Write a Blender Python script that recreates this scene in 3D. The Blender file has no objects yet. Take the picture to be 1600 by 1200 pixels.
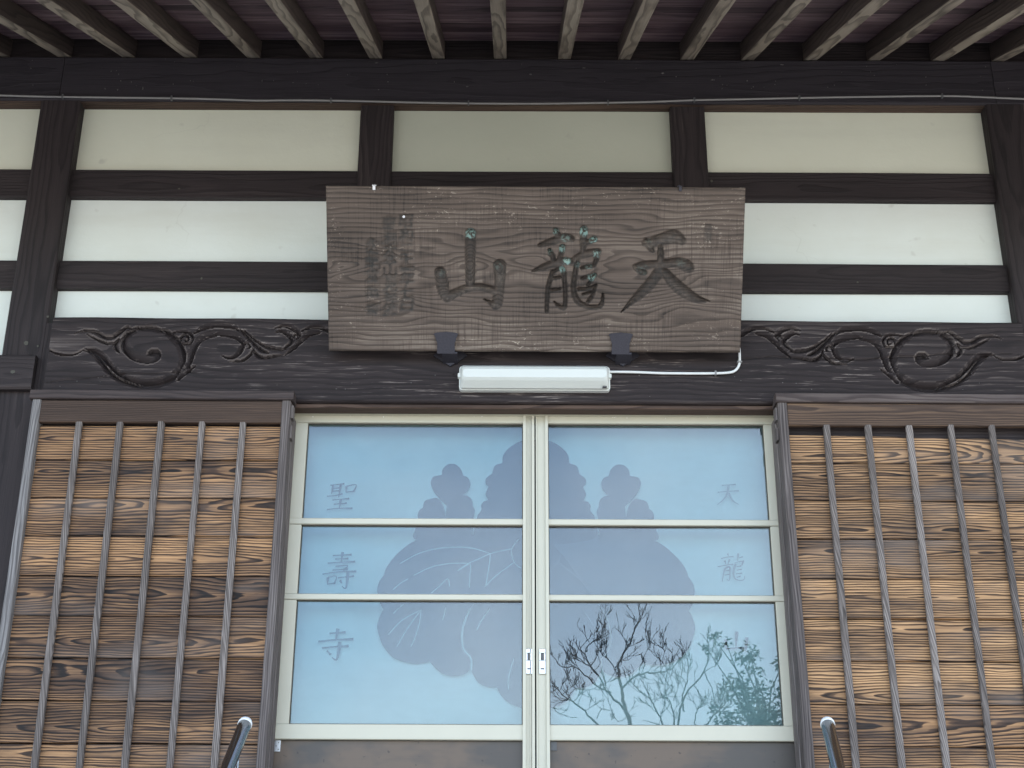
import bpy, bmesh, math, random
import numpy as np
from mathutils.geometry import tessellate_polygon
from mathutils import Matrix, Vector, noise as mnoise
random.seed(7)
scene = bpy.context.scene
col = scene.collection
R = math.radians
# ------------------------------------------------------------------ camera
F, W0, H0 = 2200.0, 1600.0, 1200.0
CAM = Vector((-0.09, -4.54, 0.0))
PITCH, ROLL = R(22.7), R(0.25)
cd = bpy.data.cameras.new('camera')
cd.sensor_fit = 'HORIZONTAL'; cd.sensor_width = 36.0; cd.lens = 36.0 * F / W0
cd.clip_start = 0.05; cd.clip_end = 500.0
cam = bpy.data.objects.new('camera', cd); col.objects.link(cam)
M_CAM = Matrix.Rotation(math.pi / 2 + PITCH, 4, 'X') @ Matrix.Rotation(ROLL, 4, 'Z')
cam.matrix_world = Matrix.Translation(CAM) @ M_CAM
scene.camera = cam
# ------------------------------------------------------------------ world, sun, exposure
SUN_EL, SUN_AZ = R(48), R(25)            # sun high behind the roof, thin cloud
world = bpy.data.worlds.new('World'); scene.world = world; world.use_nodes = True
wn, wl = world.node_tree.nodes, world.node_tree.links
wn.clear()
sky = wn.new('ShaderNodeTexSky'); sky.sky_type = 'NISHITA'; sky.sun_disc = False
sky.sun_elevation = SUN_EL; sky.sun_rotation = SUN_AZ; sky.dust_density = 1.2; sky.air_density = 1.0; sky.ozone_density = 1.0
wbg = wn.new('ShaderNodeBackground'); wbg.inputs['Strength'].default_value = 0.15
wout = wn.new('ShaderNodeOutputWorld')
wtc = wn.new('ShaderNodeTexCoord'); wnz = wn.new('ShaderNodeTexNoise')
wnz.inputs['Scale'].default_value = 3.6; wnz.inputs['Detail'].default_value = 4; wnz.inputs['Roughness'].default_value = 0.5
wr = wn.new('ShaderNodeMapRange'); wr.inputs['From Min'].default_value = 0.35; wr.inputs['From Max'].default_value = 0.75
wr.inputs['To Min'].default_value = 0.0; wr.inputs['To Max'].default_value = 0.42
wmix = wn.new('ShaderNodeMix'); wmix.data_type = 'RGBA'
wl.new(wtc.outputs['Generated'], wnz.inputs['Vector']); wl.new(wnz.outputs['Fac'], wr.inputs['Value'])
wl.new(wr.outputs['Result'], wmix.inputs['Factor']); wl.new(sky.outputs['Color'], wmix.inputs['A'])
wmix.inputs['B'].default_value = (9.0, 9.6, 10.4, 1)
wl.new(wmix.outputs['Result'], wbg.inputs['Color']); wl.new(wbg.outputs['Background'], wout.inputs['Surface'])
sd = bpy.data.lights.new('sun', 'SUN'); sd.energy = 3.0; sd.angle = R(12); sd.color = (1.0, 0.96, 0.9)
sun = bpy.data.objects.new('sun', sd); col.objects.link(sun)
sdir = Vector((math.sin(SUN_AZ) * math.cos(SUN_EL), math.cos(SUN_AZ) * math.cos(SUN_EL), math.sin(SUN_EL)))
sun.rotation_euler = sdir.to_track_quat('Z', 'Y').to_euler(); sun.location = (0, 0, 12)
scene.cycles.use_adaptive_sampling = False; scene.cycles.caustics_reflective = False; scene.cycles.caustics_refractive = False; scene.cycles.sample_clamp_indirect = 6.0
scene.view_settings.view_transform = 'Standard'; scene.view_settings.look = 'None'
scene.view_settings.exposure = 1.95; scene.view_settings.gamma = 1.0; scene.view_settings.use_curve_mapping = False

# ------------------------------------------------------------------ measuring helpers
RC = M_CAM.to_3x3()
def ray(px, py):
    return RC @ Vector(((px - W0 / 2) / F, (H0 / 2 - py) / F, -1.0))
def P(px, py, Y):
    d = ray(px, py); t = (Y - CAM.y) / d.y
    return CAM + d * t
def PX(Y, *pts): return sum(P(a, b, Y).x for a, b in pts) / len(pts)
def PZ(Y, *pts): return sum(P(a, b, Y).z for a, b in pts) / len(pts)
GLASS_Y = 0.047
def RF(px, py, Y):                       # where the view mirrored in the door glass meets the plane at Y
    d = ray(px, py); t = (GLASS_Y - CAM.y) / d.y
    g = CAM + d * t; d2 = Vector((d.x, -d.y, d.z)); s = (Y - g.y) / d2.y
    return g + d2 * s

# ------------------------------------------------------------------ object helpers
def world_loc(o):
    v = Vector((0, 0, 0))
    while o: v += o.location; o = o.parent
    return v
def link(o, parent=None):                # location given in world space
    col.objects.link(o)
    if parent:
        o.location = o.location - world_loc(parent); o.parent = parent
    return o
def empty(name, loc, parent=None):
    o = bpy.data.objects.new(name, None); o.location = loc; o.empty_display_size = 0.1
    return link(o, parent)
def tag(o, label=None, cat=None, group=None, kind=None):
    if label: o['label'] = label
    if cat: o['category'] = cat
    if group: o['group'] = group
    if kind: o['kind'] = kind
    return o
def mobj(name, verts, faces, mats, parent=None, loc=(0, 0, 0), smooth=False, fm=None):
    me = bpy.data.meshes.new(name); me.from_pydata([tuple(v) for v in verts], [], faces)
    for m in (mats if isinstance(mats, (list, tuple)) else [mats]): me.materials.append(m)
    if fm: me.polygons.foreach_set('material_index', fm)
    if smooth: me.polygons.foreach_set('use_smooth', [True] * len(me.polygons))
    me.update()
    o = bpy.data.objects.new(name, me); o.location = loc
    return link(o, parent)
def beamgeo(L, w, h, segs=1, ch=0.004, jit=0.0):
    """chamfered bar along local X: w in local Y, h in local Z"""
    vs, fs = [], []
    sec = [(-w/2+ch, -h/2), (w/2-ch, -h/2), (w/2, -h/2+ch), (w/2, h/2-ch), (w/2-ch, h/2), (-w/2+ch, h/2), (-w/2, h/2-ch), (-w/2, -h/2+ch)]
    s0 = random.random() * 100
    for i in range(segs + 1):
        x = -L/2 + L*i/segs
        for k, (y, z) in enumerate(sec):
            if jit:
                g = 1.5 * x
                dy = jit * (mnoise.noise((g + s0, k // 2 * 3.1, 0.5))); dz = jit * (mnoise.noise((g + s0, k // 2 * 3.1 + 40, 7.5)))
            else: dy = dz = 0
            vs.append((x, y + dy, z + dz))
    for i in range(segs):
        for k in range(8):
            a, b = i*8 + k, i*8 + (k+1) % 8
            fs.append((a, a+8, b+8, b))
    fs.append(tuple(range(8))); n = segs*8
    fs.append(tuple(n + k for k in reversed(range(8))))
    return vs, fs
def bar(name, x0, x1, y0, y1, z0, z1, mat, parent=None, ch=0.004, jit=0.0, axis=None, segs=None):
    """axis aligned timber; longest side (or axis) is the grain direction, kept as world axes"""
    dx, dy, dz = x1-x0, y1-y0, z1-z0
    ax = axis or ('X' if dx >= dz else 'Z')
    L = dx if ax == 'X' else dz
    segs = segs or (max(1, int(L / 0.12)) if jit else 1)
    ch = min(ch, 0.4 * min(dx, dy, dz))
    if ax == 'X': vs, fs = beamgeo(dx, dy, dz, segs, ch, jit)
    else:
        vs, fs = beamgeo(dz, dy, dx, segs, ch, jit)
        vs = [(-v[2], v[1], v[0]) for v in vs]
    return mobj(name, vs, fs, mat, parent, ((x0+x1)/2, (y0+y1)/2, (z0+z1)/2))
class MB:
    def __init__(s): s.v, s.f, s.m = [], [], []
    def add(s, vs, fs, mi=0):
        n = len(s.v); s.v += [tuple(v) for v in vs]; s.f += [tuple(i + n for i in f) for f in fs]; s.m += [mi]*len(fs)
    def box(s, x0, x1, y0, y1, z0, z1, ch=0.002, mi=0):
        vs, fs = beamgeo(x1-x0, y1-y0, z1-z0, 1, min(ch, .4*min(x1-x0, y1-y0, z1-z0)))
        c = ((x0+x1)/2, (y0+y1)/2, (z0+z1)/2)
        s.add([(v[0]+c[0], v[1]+c[1], v[2]+c[2]) for v in vs], fs, mi)
    def tube(s, pts, rad, n=10, mi=0, cap=True):
        pts = [Vector(p) for p in pts]; rads = rad if isinstance(rad, (list, tuple)) else [rad]*len(pts)
        vs, fs = [], []
        up = None
        for i, p in enumerate(pts):
            t = (pts[min(i+1, len(pts)-1)] - pts[max(i-1, 0)]).normalized()
            if up is None: up = t.orthogonal().normalized()
            up = (up - t * up.dot(t)).normalized(); sd_ = t.cross(up)
            for k in range(n):
                a = 2*math.pi*k/n
                vs.append(p + (up*math.cos(a) + sd_*math.sin(a)) * rads[i])
        for i in range(len(pts)-1):
            for k in range(n):
                a, b = i*n+k, i*n+(k+1) % n
                fs.append((a, b, b+n, a+n))
        if cap: fs.append(tuple(reversed(range(n)))); fs.append(tuple((len(pts)-1)*n+k for k in range(n)))
        s.add(vs, fs, mi)
    def prism(s, pts2, y0, y1, mi=0):      # polygon in XZ extruded in Y (y0 front)
        n = len(pts2)
        ar = sum(pts2[i][0]*pts2[(i+1) % n][1] - pts2[(i+1) % n][0]*pts2[i][1] for i in range(n))
        if ar < 0: pts2 = pts2[::-1]
        vs = [(x, y0, z) for x, z in pts2] + [(x, y1, z) for x, z in pts2]
        fs = [tuple(range(n)), tuple(range(2*n-1, n-1, -1))] + [(i+n, (i+1) % n+n, (i+1) % n, i) for i in range(n)]
        s.add(vs, fs, mi)
    def build(s, name, mats, parent=None, loc=(0, 0, 0), smooth=False):
        loc = Vector(loc)
        return mobj(name, [Vector(v) - loc for v in s.v], s.f, mats, parent, loc, smooth, s.m)

# ------------------------------------------------------------------ materials
class N:
    def __init__(s, name):
        s.m = bpy.data.materials.new(name); s.m.use_nodes = True; s.t = s.m.node_tree; s.n = s.t.nodes; s.l = s.t.links
        s.n.clear(); s.out = s.n.new('ShaderNodeOutputMaterial')
    def put(s, sock, v):
        if hasattr(v, 'is_output') or isinstance(v, bpy.types.NodeSocket): s.l.new(v, sock)
        else: sock.default_value = v
    def node(s, t, **kw):
        nd = s.n.new(t)
        for k, v in kw.items(): setattr(nd, k, v)
        return nd
    def math(s, op, a, b=0.0, c=None, clamp=False):
        nd = s.node('ShaderNodeMath', operation=op, use_clamp=clamp); s.put(nd.inputs[0], a); s.put(nd.inputs[1], b)
        if c is not None: s.put(nd.inputs[2], c)
        return nd.outputs[0]
    def add(s, *a):
        r = a[0]
        for x in a[1:]: r = s.math('ADD', r, x)
        return r
    def mul(s, a, b): return s.math('MULTIPLY', a, b)
    def xyz(s, x, y, z):
        nd = s.node('ShaderNodeCombineXYZ'); s.put(nd.inputs[0], x); s.put(nd.inputs[1], y); s.put(nd.inputs[2], z); return nd.outputs[0]
    def sep(s, v):
        nd = s.node('ShaderNodeSeparateXYZ'); s.put(nd.inputs[0], v); return nd.outputs
    def noise(s, vec, scale=1.0, detail=2.0, rough=0.5, dist=0.0):
        nd = s.node('ShaderNodeTexNoise'); s.put(nd.inputs['Vector'], vec); s.put(nd.inputs['Scale'], scale)
        nd.inputs['Detail'].default_value = detail; nd.inputs['Roughness'].default_value = rough; nd.inputs['Distortion'].default_value = dist
        return nd.outputs['Fac']
    def ramp(s, fac, stops, interp='LINEAR'):
        nd = s.node('ShaderNodeValToRGB'); cr = nd.color_ramp; cr.interpolation = interp
        while len(cr.elements) < len(stops): cr.elements.new(0.5)
        for e, (p, c) in zip(cr.elements, stops):
            e.position = p; e.color = (c, c, c, 1) if isinstance(c, (int, float)) else (*c, 1)
        s.put(nd.inputs[0], fac); return nd.outputs[0]
    def mix(s, fac, a, b):
        nd = s.node('ShaderNodeMix', data_type='RGBA'); s.put(nd.inputs['Factor'], fac)
        s.put(nd.inputs['A'], a if not isinstance(a, tuple) else (*a, 1)); s.put(nd.inputs['B'], b if not isinstance(b, tuple) else (*b, 1)); return nd.outputs['Result']
    def obj(s): return s.node('ShaderNodeTexCoord').outputs['Object']
    def rnd(s): return s.node('ShaderNodeObjectInfo').outputs['Random']
    def attr(s, name): return s.node('ShaderNodeAttribute', attribute_name=name).outputs['Fac']
    def pbsdf(s, color, rough=0.6, metal=0.0, bump=None, bdist=0.002, bstr=0.6, spec=0.5):
        b = s.node('ShaderNodeBsdfPrincipled'); s.put(b.inputs['Base Color'], color if not isinstance(color, tuple) else (*color, 1))
        s.put(b.inputs['Roughness'], rough); s.put(b.inputs['Metallic'], metal); b.inputs['Specular IOR Level'].default_value = spec
        if bump is not None:
            bn = s.node('ShaderNodeBump'); bn.inputs['Distance'].default_value = bdist; bn.inputs['Strength'].default_value = bstr
            s.put(bn.inputs['Height'], bump); s.l.new(bn.outputs[0], b.inputs['Normal'])
        s.l.new(b.outputs[0], s.out.inputs['Surface']); return b

def wood(name, axis, dark, mid, light, ring=0.009, warp=0.06, slope=0.03, dspan=0.06, aspan=0.08, base=0.42, ringamp=0.35, fibamp=0.45,
         patchamp=0.7, patch_l=1.4, patch_a=7.0, objamp=0.25, rough=0.7, bdist=0.0025, streak=0.0, spec=0.3, extra=None, spiral=0.0, post=None, irr=0.0):
    k = N(name); o = k.sep(k.obj()); rn = k.rnd()
    if axis == 'X': L, A, D = o[0], o[2], o[1]
    elif axis == 'Z': L, A, D = o[2], o[0], o[1]
    else: L, A, D = o[0], o[1], o[2]
    r2 = k.math('FRACT', k.mul(rn, 17.31)); r3 = k.math('FRACT', k.mul(rn, 91.77)); r4 = k.math('FRACT', k.mul(rn, 233.3))
    Lr = k.add(L, k.mul(rn, 40.0))
    if spiral: A = k.add(A, k.mul(L, spiral))
    n1 = k.noise(k.xyz(k.mul(Lr, 1.6), k.mul(A, 5.0), k.add(k.mul(D, 5.0), k.mul(r2, 10))), 1, 2.5, 0.5)
    d = k.add(D, k.mul(k.add(r2, -0.5), dspan), k.mul(k.add(n1, -0.5), warp), k.mul(k.mul(L, slope), k.add(k.mul(r4, 2.0), -1.0)))
    a = k.add(A, k.mul(k.add(r3, -0.5), aspan))
    r = k.math('SQRT', k.add(k.mul(a, a), k.mul(d, d)))
    n2 = k.noise(k.xyz(k.mul(Lr, 5.0), k.mul(A, 30.0), k.mul(D, 30.0)), 1, 2, 0.5)
    ph = k.math('FRACT', k.add(k.mul(r, 1.0/ring), k.mul(n2, 1.3), k.mul(k.noise(k.xyz(k.mul(Lr, 2.2), k.mul(A, 17.0), k.mul(D, 17.0)), 1, 3, 0.6), irr)))
    g = k.ramp(ph, [(0.0, 0.15), (0.45, 0.25), (0.8, 1.0), (0.93, 0.9), (1.0, 0.15)])
    fib = k.noise(k.xyz(k.mul(Lr, 5.0), k.mul(A, 260.0), k.mul(D, 260.0)), 1, 3, 0.6)
    pat = k.noise(k.xyz(k.mul(Lr, patch_l), k.mul(A, patch_a), k.add(k.mul(D, patch_a), k.mul(r3, 9))), 1, 3, 0.55)
    v = k.add(base, k.mul(k.add(g, -0.45), -ringamp), k.mul(k.add(fib, -0.5), fibamp), k.mul(k.add(pat, -0.5), patchamp), k.mul(k.add(rn, -0.5), objamp))
    if extra: v = extra(k, v, L, A, D)
    if streak:
        st = k.noise(k.xyz(k.mul(Lr, 9.0), k.mul(A, 190.0), k.mul(D, 190.0)), 1, 4, 0.65)
        st2 = k.noise(k.xyz(k.mul(Lr, 2.0), k.mul(A, 14.0), k.mul(D, 14.0)), 1, 2, 0.5)
        sm = k.mul(k.ramp(st, [(0.0, 0.0), (0.56, 0.0), (0.70, 1.0)]), k.ramp(st2, [(0.42, 0.0), (0.62, 1.0)]))
        v = k.add(v, k.mul(sm, streak))
    c = k.ramp(v, [(0.0, dark), (0.45, mid), (1.0, light)])
    if post: c = post(k, c)
    h = k.add(k.mul(g, 0.55), k.mul(fib, 0.7))
    k.pbsdf(c, rough, 0.0, h, bdist, 0.8, spec)
    return k.m

def flat(name, color, rough=0.5, metal=0.0, nscale=30.0, namp=0.12, bump=0.0, spec=0.5):
    k = N(name); n = k.noise(k.obj(), nscale, 4, 0.6)
    f = k.add(1.0 - namp, k.mul(n, 2*namp))
    c = k.node('ShaderNodeMix', data_type='RGBA', blend_type='MULTIPLY'); c.inputs['Factor'].default_value = 1
    c.inputs['A'].default_value = (*color, 1); k.l.new(f, c.inputs['B'])
    k.pbsdf(c.outputs['Result'], rough, metal, n if bump else None, bump or 0.001, 0.5, spec)
    return k.m

BLK = dict(dark=(.010, .0078, .0078), mid=(.034, .0255, .0255), light=(.15, .12, .108))
M = {}
M['black_x'] = wood('black_timber_x', 'X', **BLK, ring=.012, ringamp=.2, fibamp=.3, patchamp=.5, base=.36, streak=.12, objamp=.12)
M['black_z'] = wood('black_timber_z', 'Z', **BLK, ring=.014, ringamp=.25, fibamp=.3, patchamp=.45, base=.34, streak=.12, objamp=.12)
M['black_y'] = wood('black_timber_y', 'Y', **BLK, base=.3)
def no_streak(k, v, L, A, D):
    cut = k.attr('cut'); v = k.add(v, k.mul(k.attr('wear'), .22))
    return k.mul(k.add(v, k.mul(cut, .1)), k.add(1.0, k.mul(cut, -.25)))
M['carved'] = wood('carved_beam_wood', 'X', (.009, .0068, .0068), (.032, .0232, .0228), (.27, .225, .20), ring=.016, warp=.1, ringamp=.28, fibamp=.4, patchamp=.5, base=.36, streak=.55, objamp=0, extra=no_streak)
M['eave_x'] = wood('eave_beam_wood', 'X', (.015, .0125, .015), (.037, .031, .036), (.15, .125, .12), ring=.02, ringamp=.15, fibamp=.25, patchamp=.3, base=.36, streak=.07, objamp=.25)
M['brown_x'] = wood('brown_board_wood', 'X', (.02, .012, .009), (.075, .047, .035), (.2, .13, .09), ring=.012, base=.42, patchamp=.6, streak=.1)
def plank_post(k, c):
    o = k.sep(k.obj()); rn = k.rnd()
    n = k.noise(k.xyz(k.add(k.mul(o[0], 2.5), k.mul(rn, 60.0)), o[1], k.mul(o[2], 11.0)), 1, 4, .65)
    c = k.mix(k.ramp(n, [(.52, 0), (.70, .62)]), c, (.035, .028, .026))          # scorched patches left by the charring
    m = k.noise(k.xyz(k.add(k.mul(o[0], 1.3), k.mul(rn, 90.0)), o[1], k.mul(o[2], 5.0)), 1, 3, .6)
    return k.mix(k.ramp(m, [(.52, 0), (.7, .45)]), c, (.23, .19, .165))           # silvered by weather
M['plank'] = wood('charred_plank_wood', 'X', (.014, .010, .0085), (.108, .060, .036), (.72, .40, .185), irr=2.6, post=plank_post, ring=.0085, warp=.10, slope=.035, dspan=.05, aspan=.09,
                  base=.42, ringamp=.68, fibamp=.65, patchamp=.85, patch_l=1.1, patch_a=9, objamp=.25, rough=.62, bdist=.003)
M['plank_light'] = wood('worn_plank_wood', 'X', (.016, .011, .0085), (.142, .080, .044), (.78, .455, .22), irr=2.6, post=plank_post, ring=.0085, warp=.10, slope=.04, dspan=.05, aspan=.09,
                  base=.49, ringamp=.75, fibamp=.65, patchamp=1.05, patch_l=1.0, patch_a=9, objamp=.25, rough=.6, bdist=.003)
M['topboard'] = wood('top_board_wood', 'X', (.02, .013, .011), (.085, .055, .04), (.36, .22, .12), ring=.006, warp=.03, aspan=.3, base=.42, ringamp=.3, fibamp=.45, patchamp=.6, patch_l=.7, patch_a=8)
M['capboard'] = wood('cap_board_wood', 'X', (.02, .016, .016), (.07, .052, .048), (.22, .18, .16), ring=.008, base=.42, ringamp=.25)
M['batten'] = wood('grey_batten_wood', 'Z', (.026, .022, .020), (.155, .130, .116), (.52, .46, .42), ring=.006, base=.42, ringamp=.3, fibamp=.85, patchamp=.35, patch_l=3, patch_a=25, spiral=.16, rough=.75)
M['post_pale'] = wood('pale_grey_post_wood', 'Z', (.035, .032, .031), (.15, .138, .132), (.42, .395, .38), ring=.007, base=.45, ringamp=.3, fibamp=1.0, patchamp=.35, rough=.75)
M['post'] = wood('grey_post_wood', 'Z', (.028, .023, .022), (.13, .108, .10), (.40, .36, .335), ring=.007, base=.43, ringamp=.3, fibamp=.9, patchamp=.35, rough=.75)
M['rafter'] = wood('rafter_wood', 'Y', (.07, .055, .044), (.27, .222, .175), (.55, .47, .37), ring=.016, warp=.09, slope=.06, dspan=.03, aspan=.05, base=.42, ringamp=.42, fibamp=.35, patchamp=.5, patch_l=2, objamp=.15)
M['rafter_side'] = wood('dark_rafter_wood', 'Y', (.028, .021, .019), (.075, .056, .048), (.17, .13, .11), ring=.016, warp=.09, slope=.06, base=.42, ringamp=.3, fibamp=.35, patchamp=.5)  # rafter sides take a darker tone than the undersides
M['roofboard'] = wood('roof_board_wood', 'Y', (.045, .028, .033), (.16, .100, .112), (.44, .32, .32), ring=.03, base=.42, ringamp=.2, fibamp=.6, patchamp=.7, patch_l=2.5, patch_a=20, objamp=.4)
def sign_extra(k, v, L, A, D):
    ck = k.noise(k.xyz(k.mul(L, 230.0), k.mul(A, 7.0), 3.3), 1, 2, 0.6)
    ckm = k.noise(k.xyz(k.mul(L, 5.0), k.mul(A, 7.0), 9.1), 1, 2, 0.6)
    v = k.add(v, k.mul(k.mul(k.ramp(ck, [(0.5, 0.0), (0.66, 1.0)]), k.ramp(ckm, [(0.42, 0.0), (0.62, 1.0)])), -.17))
    sp = k.noise(k.xyz(k.mul(L, 62.0), k.mul(A, 95.0), 1.7), 1, 3, 0.6, 1.2)
    spm = k.noise(k.xyz(k.mul(L, 6.0), k.mul(A, 9.0), 4.4), 1, 3, 0.6)
    edge = k.math('MAXIMUM', k.math('MULTIPLY', k.math('ABSOLUTE', L), 1.25), k.math('MULTIPLY', k.math('ABSOLUTE', A), 3.2))
    spm = k.add(spm, k.mul(k.add(edge, -.6), .22))
    v = k.add(v, k.mul(k.mul(k.ramp(sp, [(0.60, 0.0), (0.68, 1.0)]), k.ramp(spm, [(0.48, 0.0), (0.66, 1.0)])), .45))
    return v
def sign_post(k, c):
    st, pg = k.attr('stain'), k.attr('pigment')
    nz = k.noise(k.obj(), 55, 4, 0.65)
    c = k.mix(k.mul(st, k.ramp(nz, [(0.3, .15), (0.65, .7)])), c, (.036, .034, .031))
    nz2 = k.noise(k.obj(), 95, 3, 0.6)
    return k.mix(k.mul(pg, k.ramp(nz2, [(0.44, 0.0), (0.56, 1.0)])), c, (.31, .45, .40))
M['sign'] = wood('name_board_wood', 'X', (.033, .0255, .021), (.126, .094, .075), (.44, .375, .30), ring=.0165, warp=.55, slope=.04, dspan=.02, aspan=.02,
                 base=.39, ringamp=.33, fibamp=.42, patchamp=.95, patch_l=1.7, patch_a=5, objamp=0, bdist=.002, extra=sign_extra, post=sign_post)

def plaster(name='white_plaster', ca=(.765, .80, .745), cb=(.68, .70, .62)):
    k = N(name); o = k.obj(); rn = k.rnd()
    s = k.sep(o); v = k.xyz(k.add(s[0], k.mul(rn, 30.0)), s[1], s[2])
    a = k.noise(v, 2.5, 4, 0.6); b = k.noise(v, 45, 3, 0.6); d = k.noise(v, 14, 2, 0.5)
    c = k.mix(k.ramp(a, [(0.35, 0.0), (0.7, 0.45)]), ca, cb)
    c = k.mix(k.ramp(d, [(0.70, 0.0), (0.78, .35)]), c, (.42, .40, .34))
    vo = k.node('ShaderNodeTexVoronoi', feature='DISTANCE_TO_EDGE'); vo.inputs['Scale'].default_value = 2.3
    wv = k.noise(v, 6, 3, .6); k.l.new(k.xyz(k.add(k.sep(v)[0], k.mul(wv, .25)), k.sep(v)[1], k.add(k.sep(v)[2], k.mul(wv, .2))), vo.inputs['Vector'])
    e = k.noise(v, 1.7, 2, .5)
    cr = k.mul(k.ramp(vo.outputs['Distance'], [(0.0, 1.0), (0.006, 0.0)]), k.ramp(e, [(.54, 0), (.62, .12)]))
    c = k.mix(cr, c, (.30, .28, .24))
    f2 = k.noise(k.xyz(k.mul(k.sep(v)[0], 1.2), 0.0, k.mul(k.sep(v)[2], 9.0)), 1, 4, .6)
    c = k.mix(k.ramp(f2, [(.5, 0), (.75, .22)]), c, (.56, .54, .45))
    k.pbsdf(c, 0.85, 0, k.add(b, k.mul(a, 2.0), k.mul(cr, -1.5)), 0.0015, 0.5, 0.2); return k.m
M['plaster'] = plaster()
M['plaster_eave_tint'] = plaster('eave_tinted_plaster', (.74, .74, .60), (.66, .65, .51))  # upper row: eave shade and yellowish ground bounce tinted into the plaster
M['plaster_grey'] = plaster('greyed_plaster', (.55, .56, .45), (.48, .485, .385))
M['alu'] = flat('champagne_aluminium', (.565, .535, .425), .42, .1, 8, .05)
M['alu_dark'] = flat('groove_dark', (.07, .065, .05), .7)
M['chrome'] = flat('bright_chrome', (.66, .66, .67), .25, .6, 10, .03)
M['slot'] = flat('dark_slot', (.10, .10, .10), .5)
M['iron'] = flat('hammered_iron', (.045, .042, .052), .55, .35, 160, .35, .002)
M['lamp'] = flat('white_lamp_plastic', (.66, .675, .62), .35, 0, 6, .03)
M['lampbase'] = flat('lamp_base_enamel', (.72, .73, .68), .4, 0, 6, .05)
M['cord_white'] = flat('white_cable_sheath', (.75, .75, .72), .5)
M['cord_grey'] = flat('grey_cable_sheath', (.24, .23, .22), .5)
M['steel'] = flat('polished_steel', (.62, .64, .66), .07, 1.0, 5, .02)
M['rail'] = flat('black_glossy_rail', (.012, .012, .013), .10, 0, 5, .02, 0, 1.0)
M['white_end'] = flat('white_end_cap', (.8, .8, .78), .4)
M['curtain'] = flat('white_curtain_cloth', (.50, .60, .58), .9, 0, 6, .05, .0005, .1)
M['crest'] = flat('dark_print', (.035, .04, .055), .9, 0, 6, .1, 0, .1)
M['crest_hazed'] = flat('hazed_print', (.062, .073, .094), .9, 0, 6, .1, 0, .1)  # right half of the crest: haze on the glass painted into the print
M['letter_hazed'] = flat('hazed_letter_print', (.22, .26, .27), .9, 0, 6, .1, 0, .1)  # same print as the left letters, lightened for the bright glass reflection
M['letter_mid'] = flat('half_hazed_letter_print', (.13, .15, .165), .9, 0, 6, .1, 0, .1)  # same print, lightened less for the reflection on the right pane
M['vein'] = flat('pale_vein_print', (.36, .44, .44), .9, 0, 6, .1, 0, .1)
M['letter'] = flat('dark_letter_print', (.06, .065, .075), .9, 0, 6, .1, 0, .1)
M['stone'] = flat('grey_step_stone', (.30, .29, .27), .85, 0, 12, .25, .004)
M['bark'] = flat('dark_bark', (.045, .038, .032), .9, 0, 20, .3, .004)
M['leaf'] = flat('evergreen_leaf', (.022, .034, .018), .5, 0, 3, .4)
M['tile'] = flat('grey_roof_tile', (.10, .10, .105), .6, 0, 8, .2)
def ground_mat():
    k = N('pale_gravel'); o = k.obj(); a = k.noise(o, .5, 4, .6); b = k.noise(o, 60, 3, .7)
    c = k.mix(b, (.22, .21, .19), (.52, .50, .46)); c = k.mix(k.ramp(a, [(.4, 0), (.7, .3)]), c, (.25, .23, .19))
    k.pbsdf(c, .9, 0, b, .01, .6, .2); return k.m
M['ground'] = ground_mat()
def lower_panel():
    k = N('brown_door_panel'); o = k.obj(); rn = k.rnd(); s = k.sep(o)
    ln = k.noise(k.xyz(k.mul(s[0], 3.0), s[1], k.mul(s[2], 240.0)), 1, 3, .6)
    w = k.noise(k.xyz(k.add(k.mul(s[0], 2.2), k.mul(rn, 30)), s[1], k.mul(s[2], 4.0)), 1, 4, .6)
    c = k.mix(k.ramp(w, [(.45, 0), (.56, 1)]), (.085, .072, .062), (.150, .107, .076))
    c = k.mix(k.mul(ln, .25), c, (.05, .045, .042))
    d = k.noise(o, 60, 2, .5); c = k.mix(k.ramp(d, [(.70, 0), (.76, .7)]), c, (.04, .032, .028))
    k.pbsdf(c, .45, .1, ln, .0006, .4); return k.m
M['lower'] = lower_panel()
def glass():
    k = N('window_glass')
    fr = k.node('ShaderNodeFresnel'); fr.inputs['IOR'].default_value = 1.84
    gl = k.node('ShaderNodeBsdfGlossy'); gl.inputs['Roughness'].default_value = 0.0
    tr = k.node('ShaderNodeBsdfTransparent'); tr.inputs['Color'].default_value = (.85, .95, .97, 1)
    df = k.node('ShaderNodeBsdfDiffuse'); df.inputs['Color'].default_value = (.42, .42, .40, 1)
    s3 = k.sep(k.obj()); dn = k.noise(k.xyz(k.mul(s3[0], 2.5), s3[1], k.mul(s3[2], 6.0)), 1, 4, .6)
    m0 = k.node('ShaderNodeMixShader'); k.l.new(k.ramp(dn, [(.38, .0), (.75, .07)]), m0.inputs[0]); k.l.new(tr.outputs[0], m0.inputs[1]); k.l.new(df.outputs[0], m0.inputs[2])
    mx = k.node('ShaderNodeMixShader'); k.l.new(fr.outputs[0], mx.inputs[0]); k.l.new(m0.outputs[0], mx.inputs[1]); k.l.new(gl.outputs[0], mx.inputs[2])
    k.l.new(mx.outputs[0], k.out.inputs['Surface']); return k.m
M['glass'] = glass()

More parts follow.
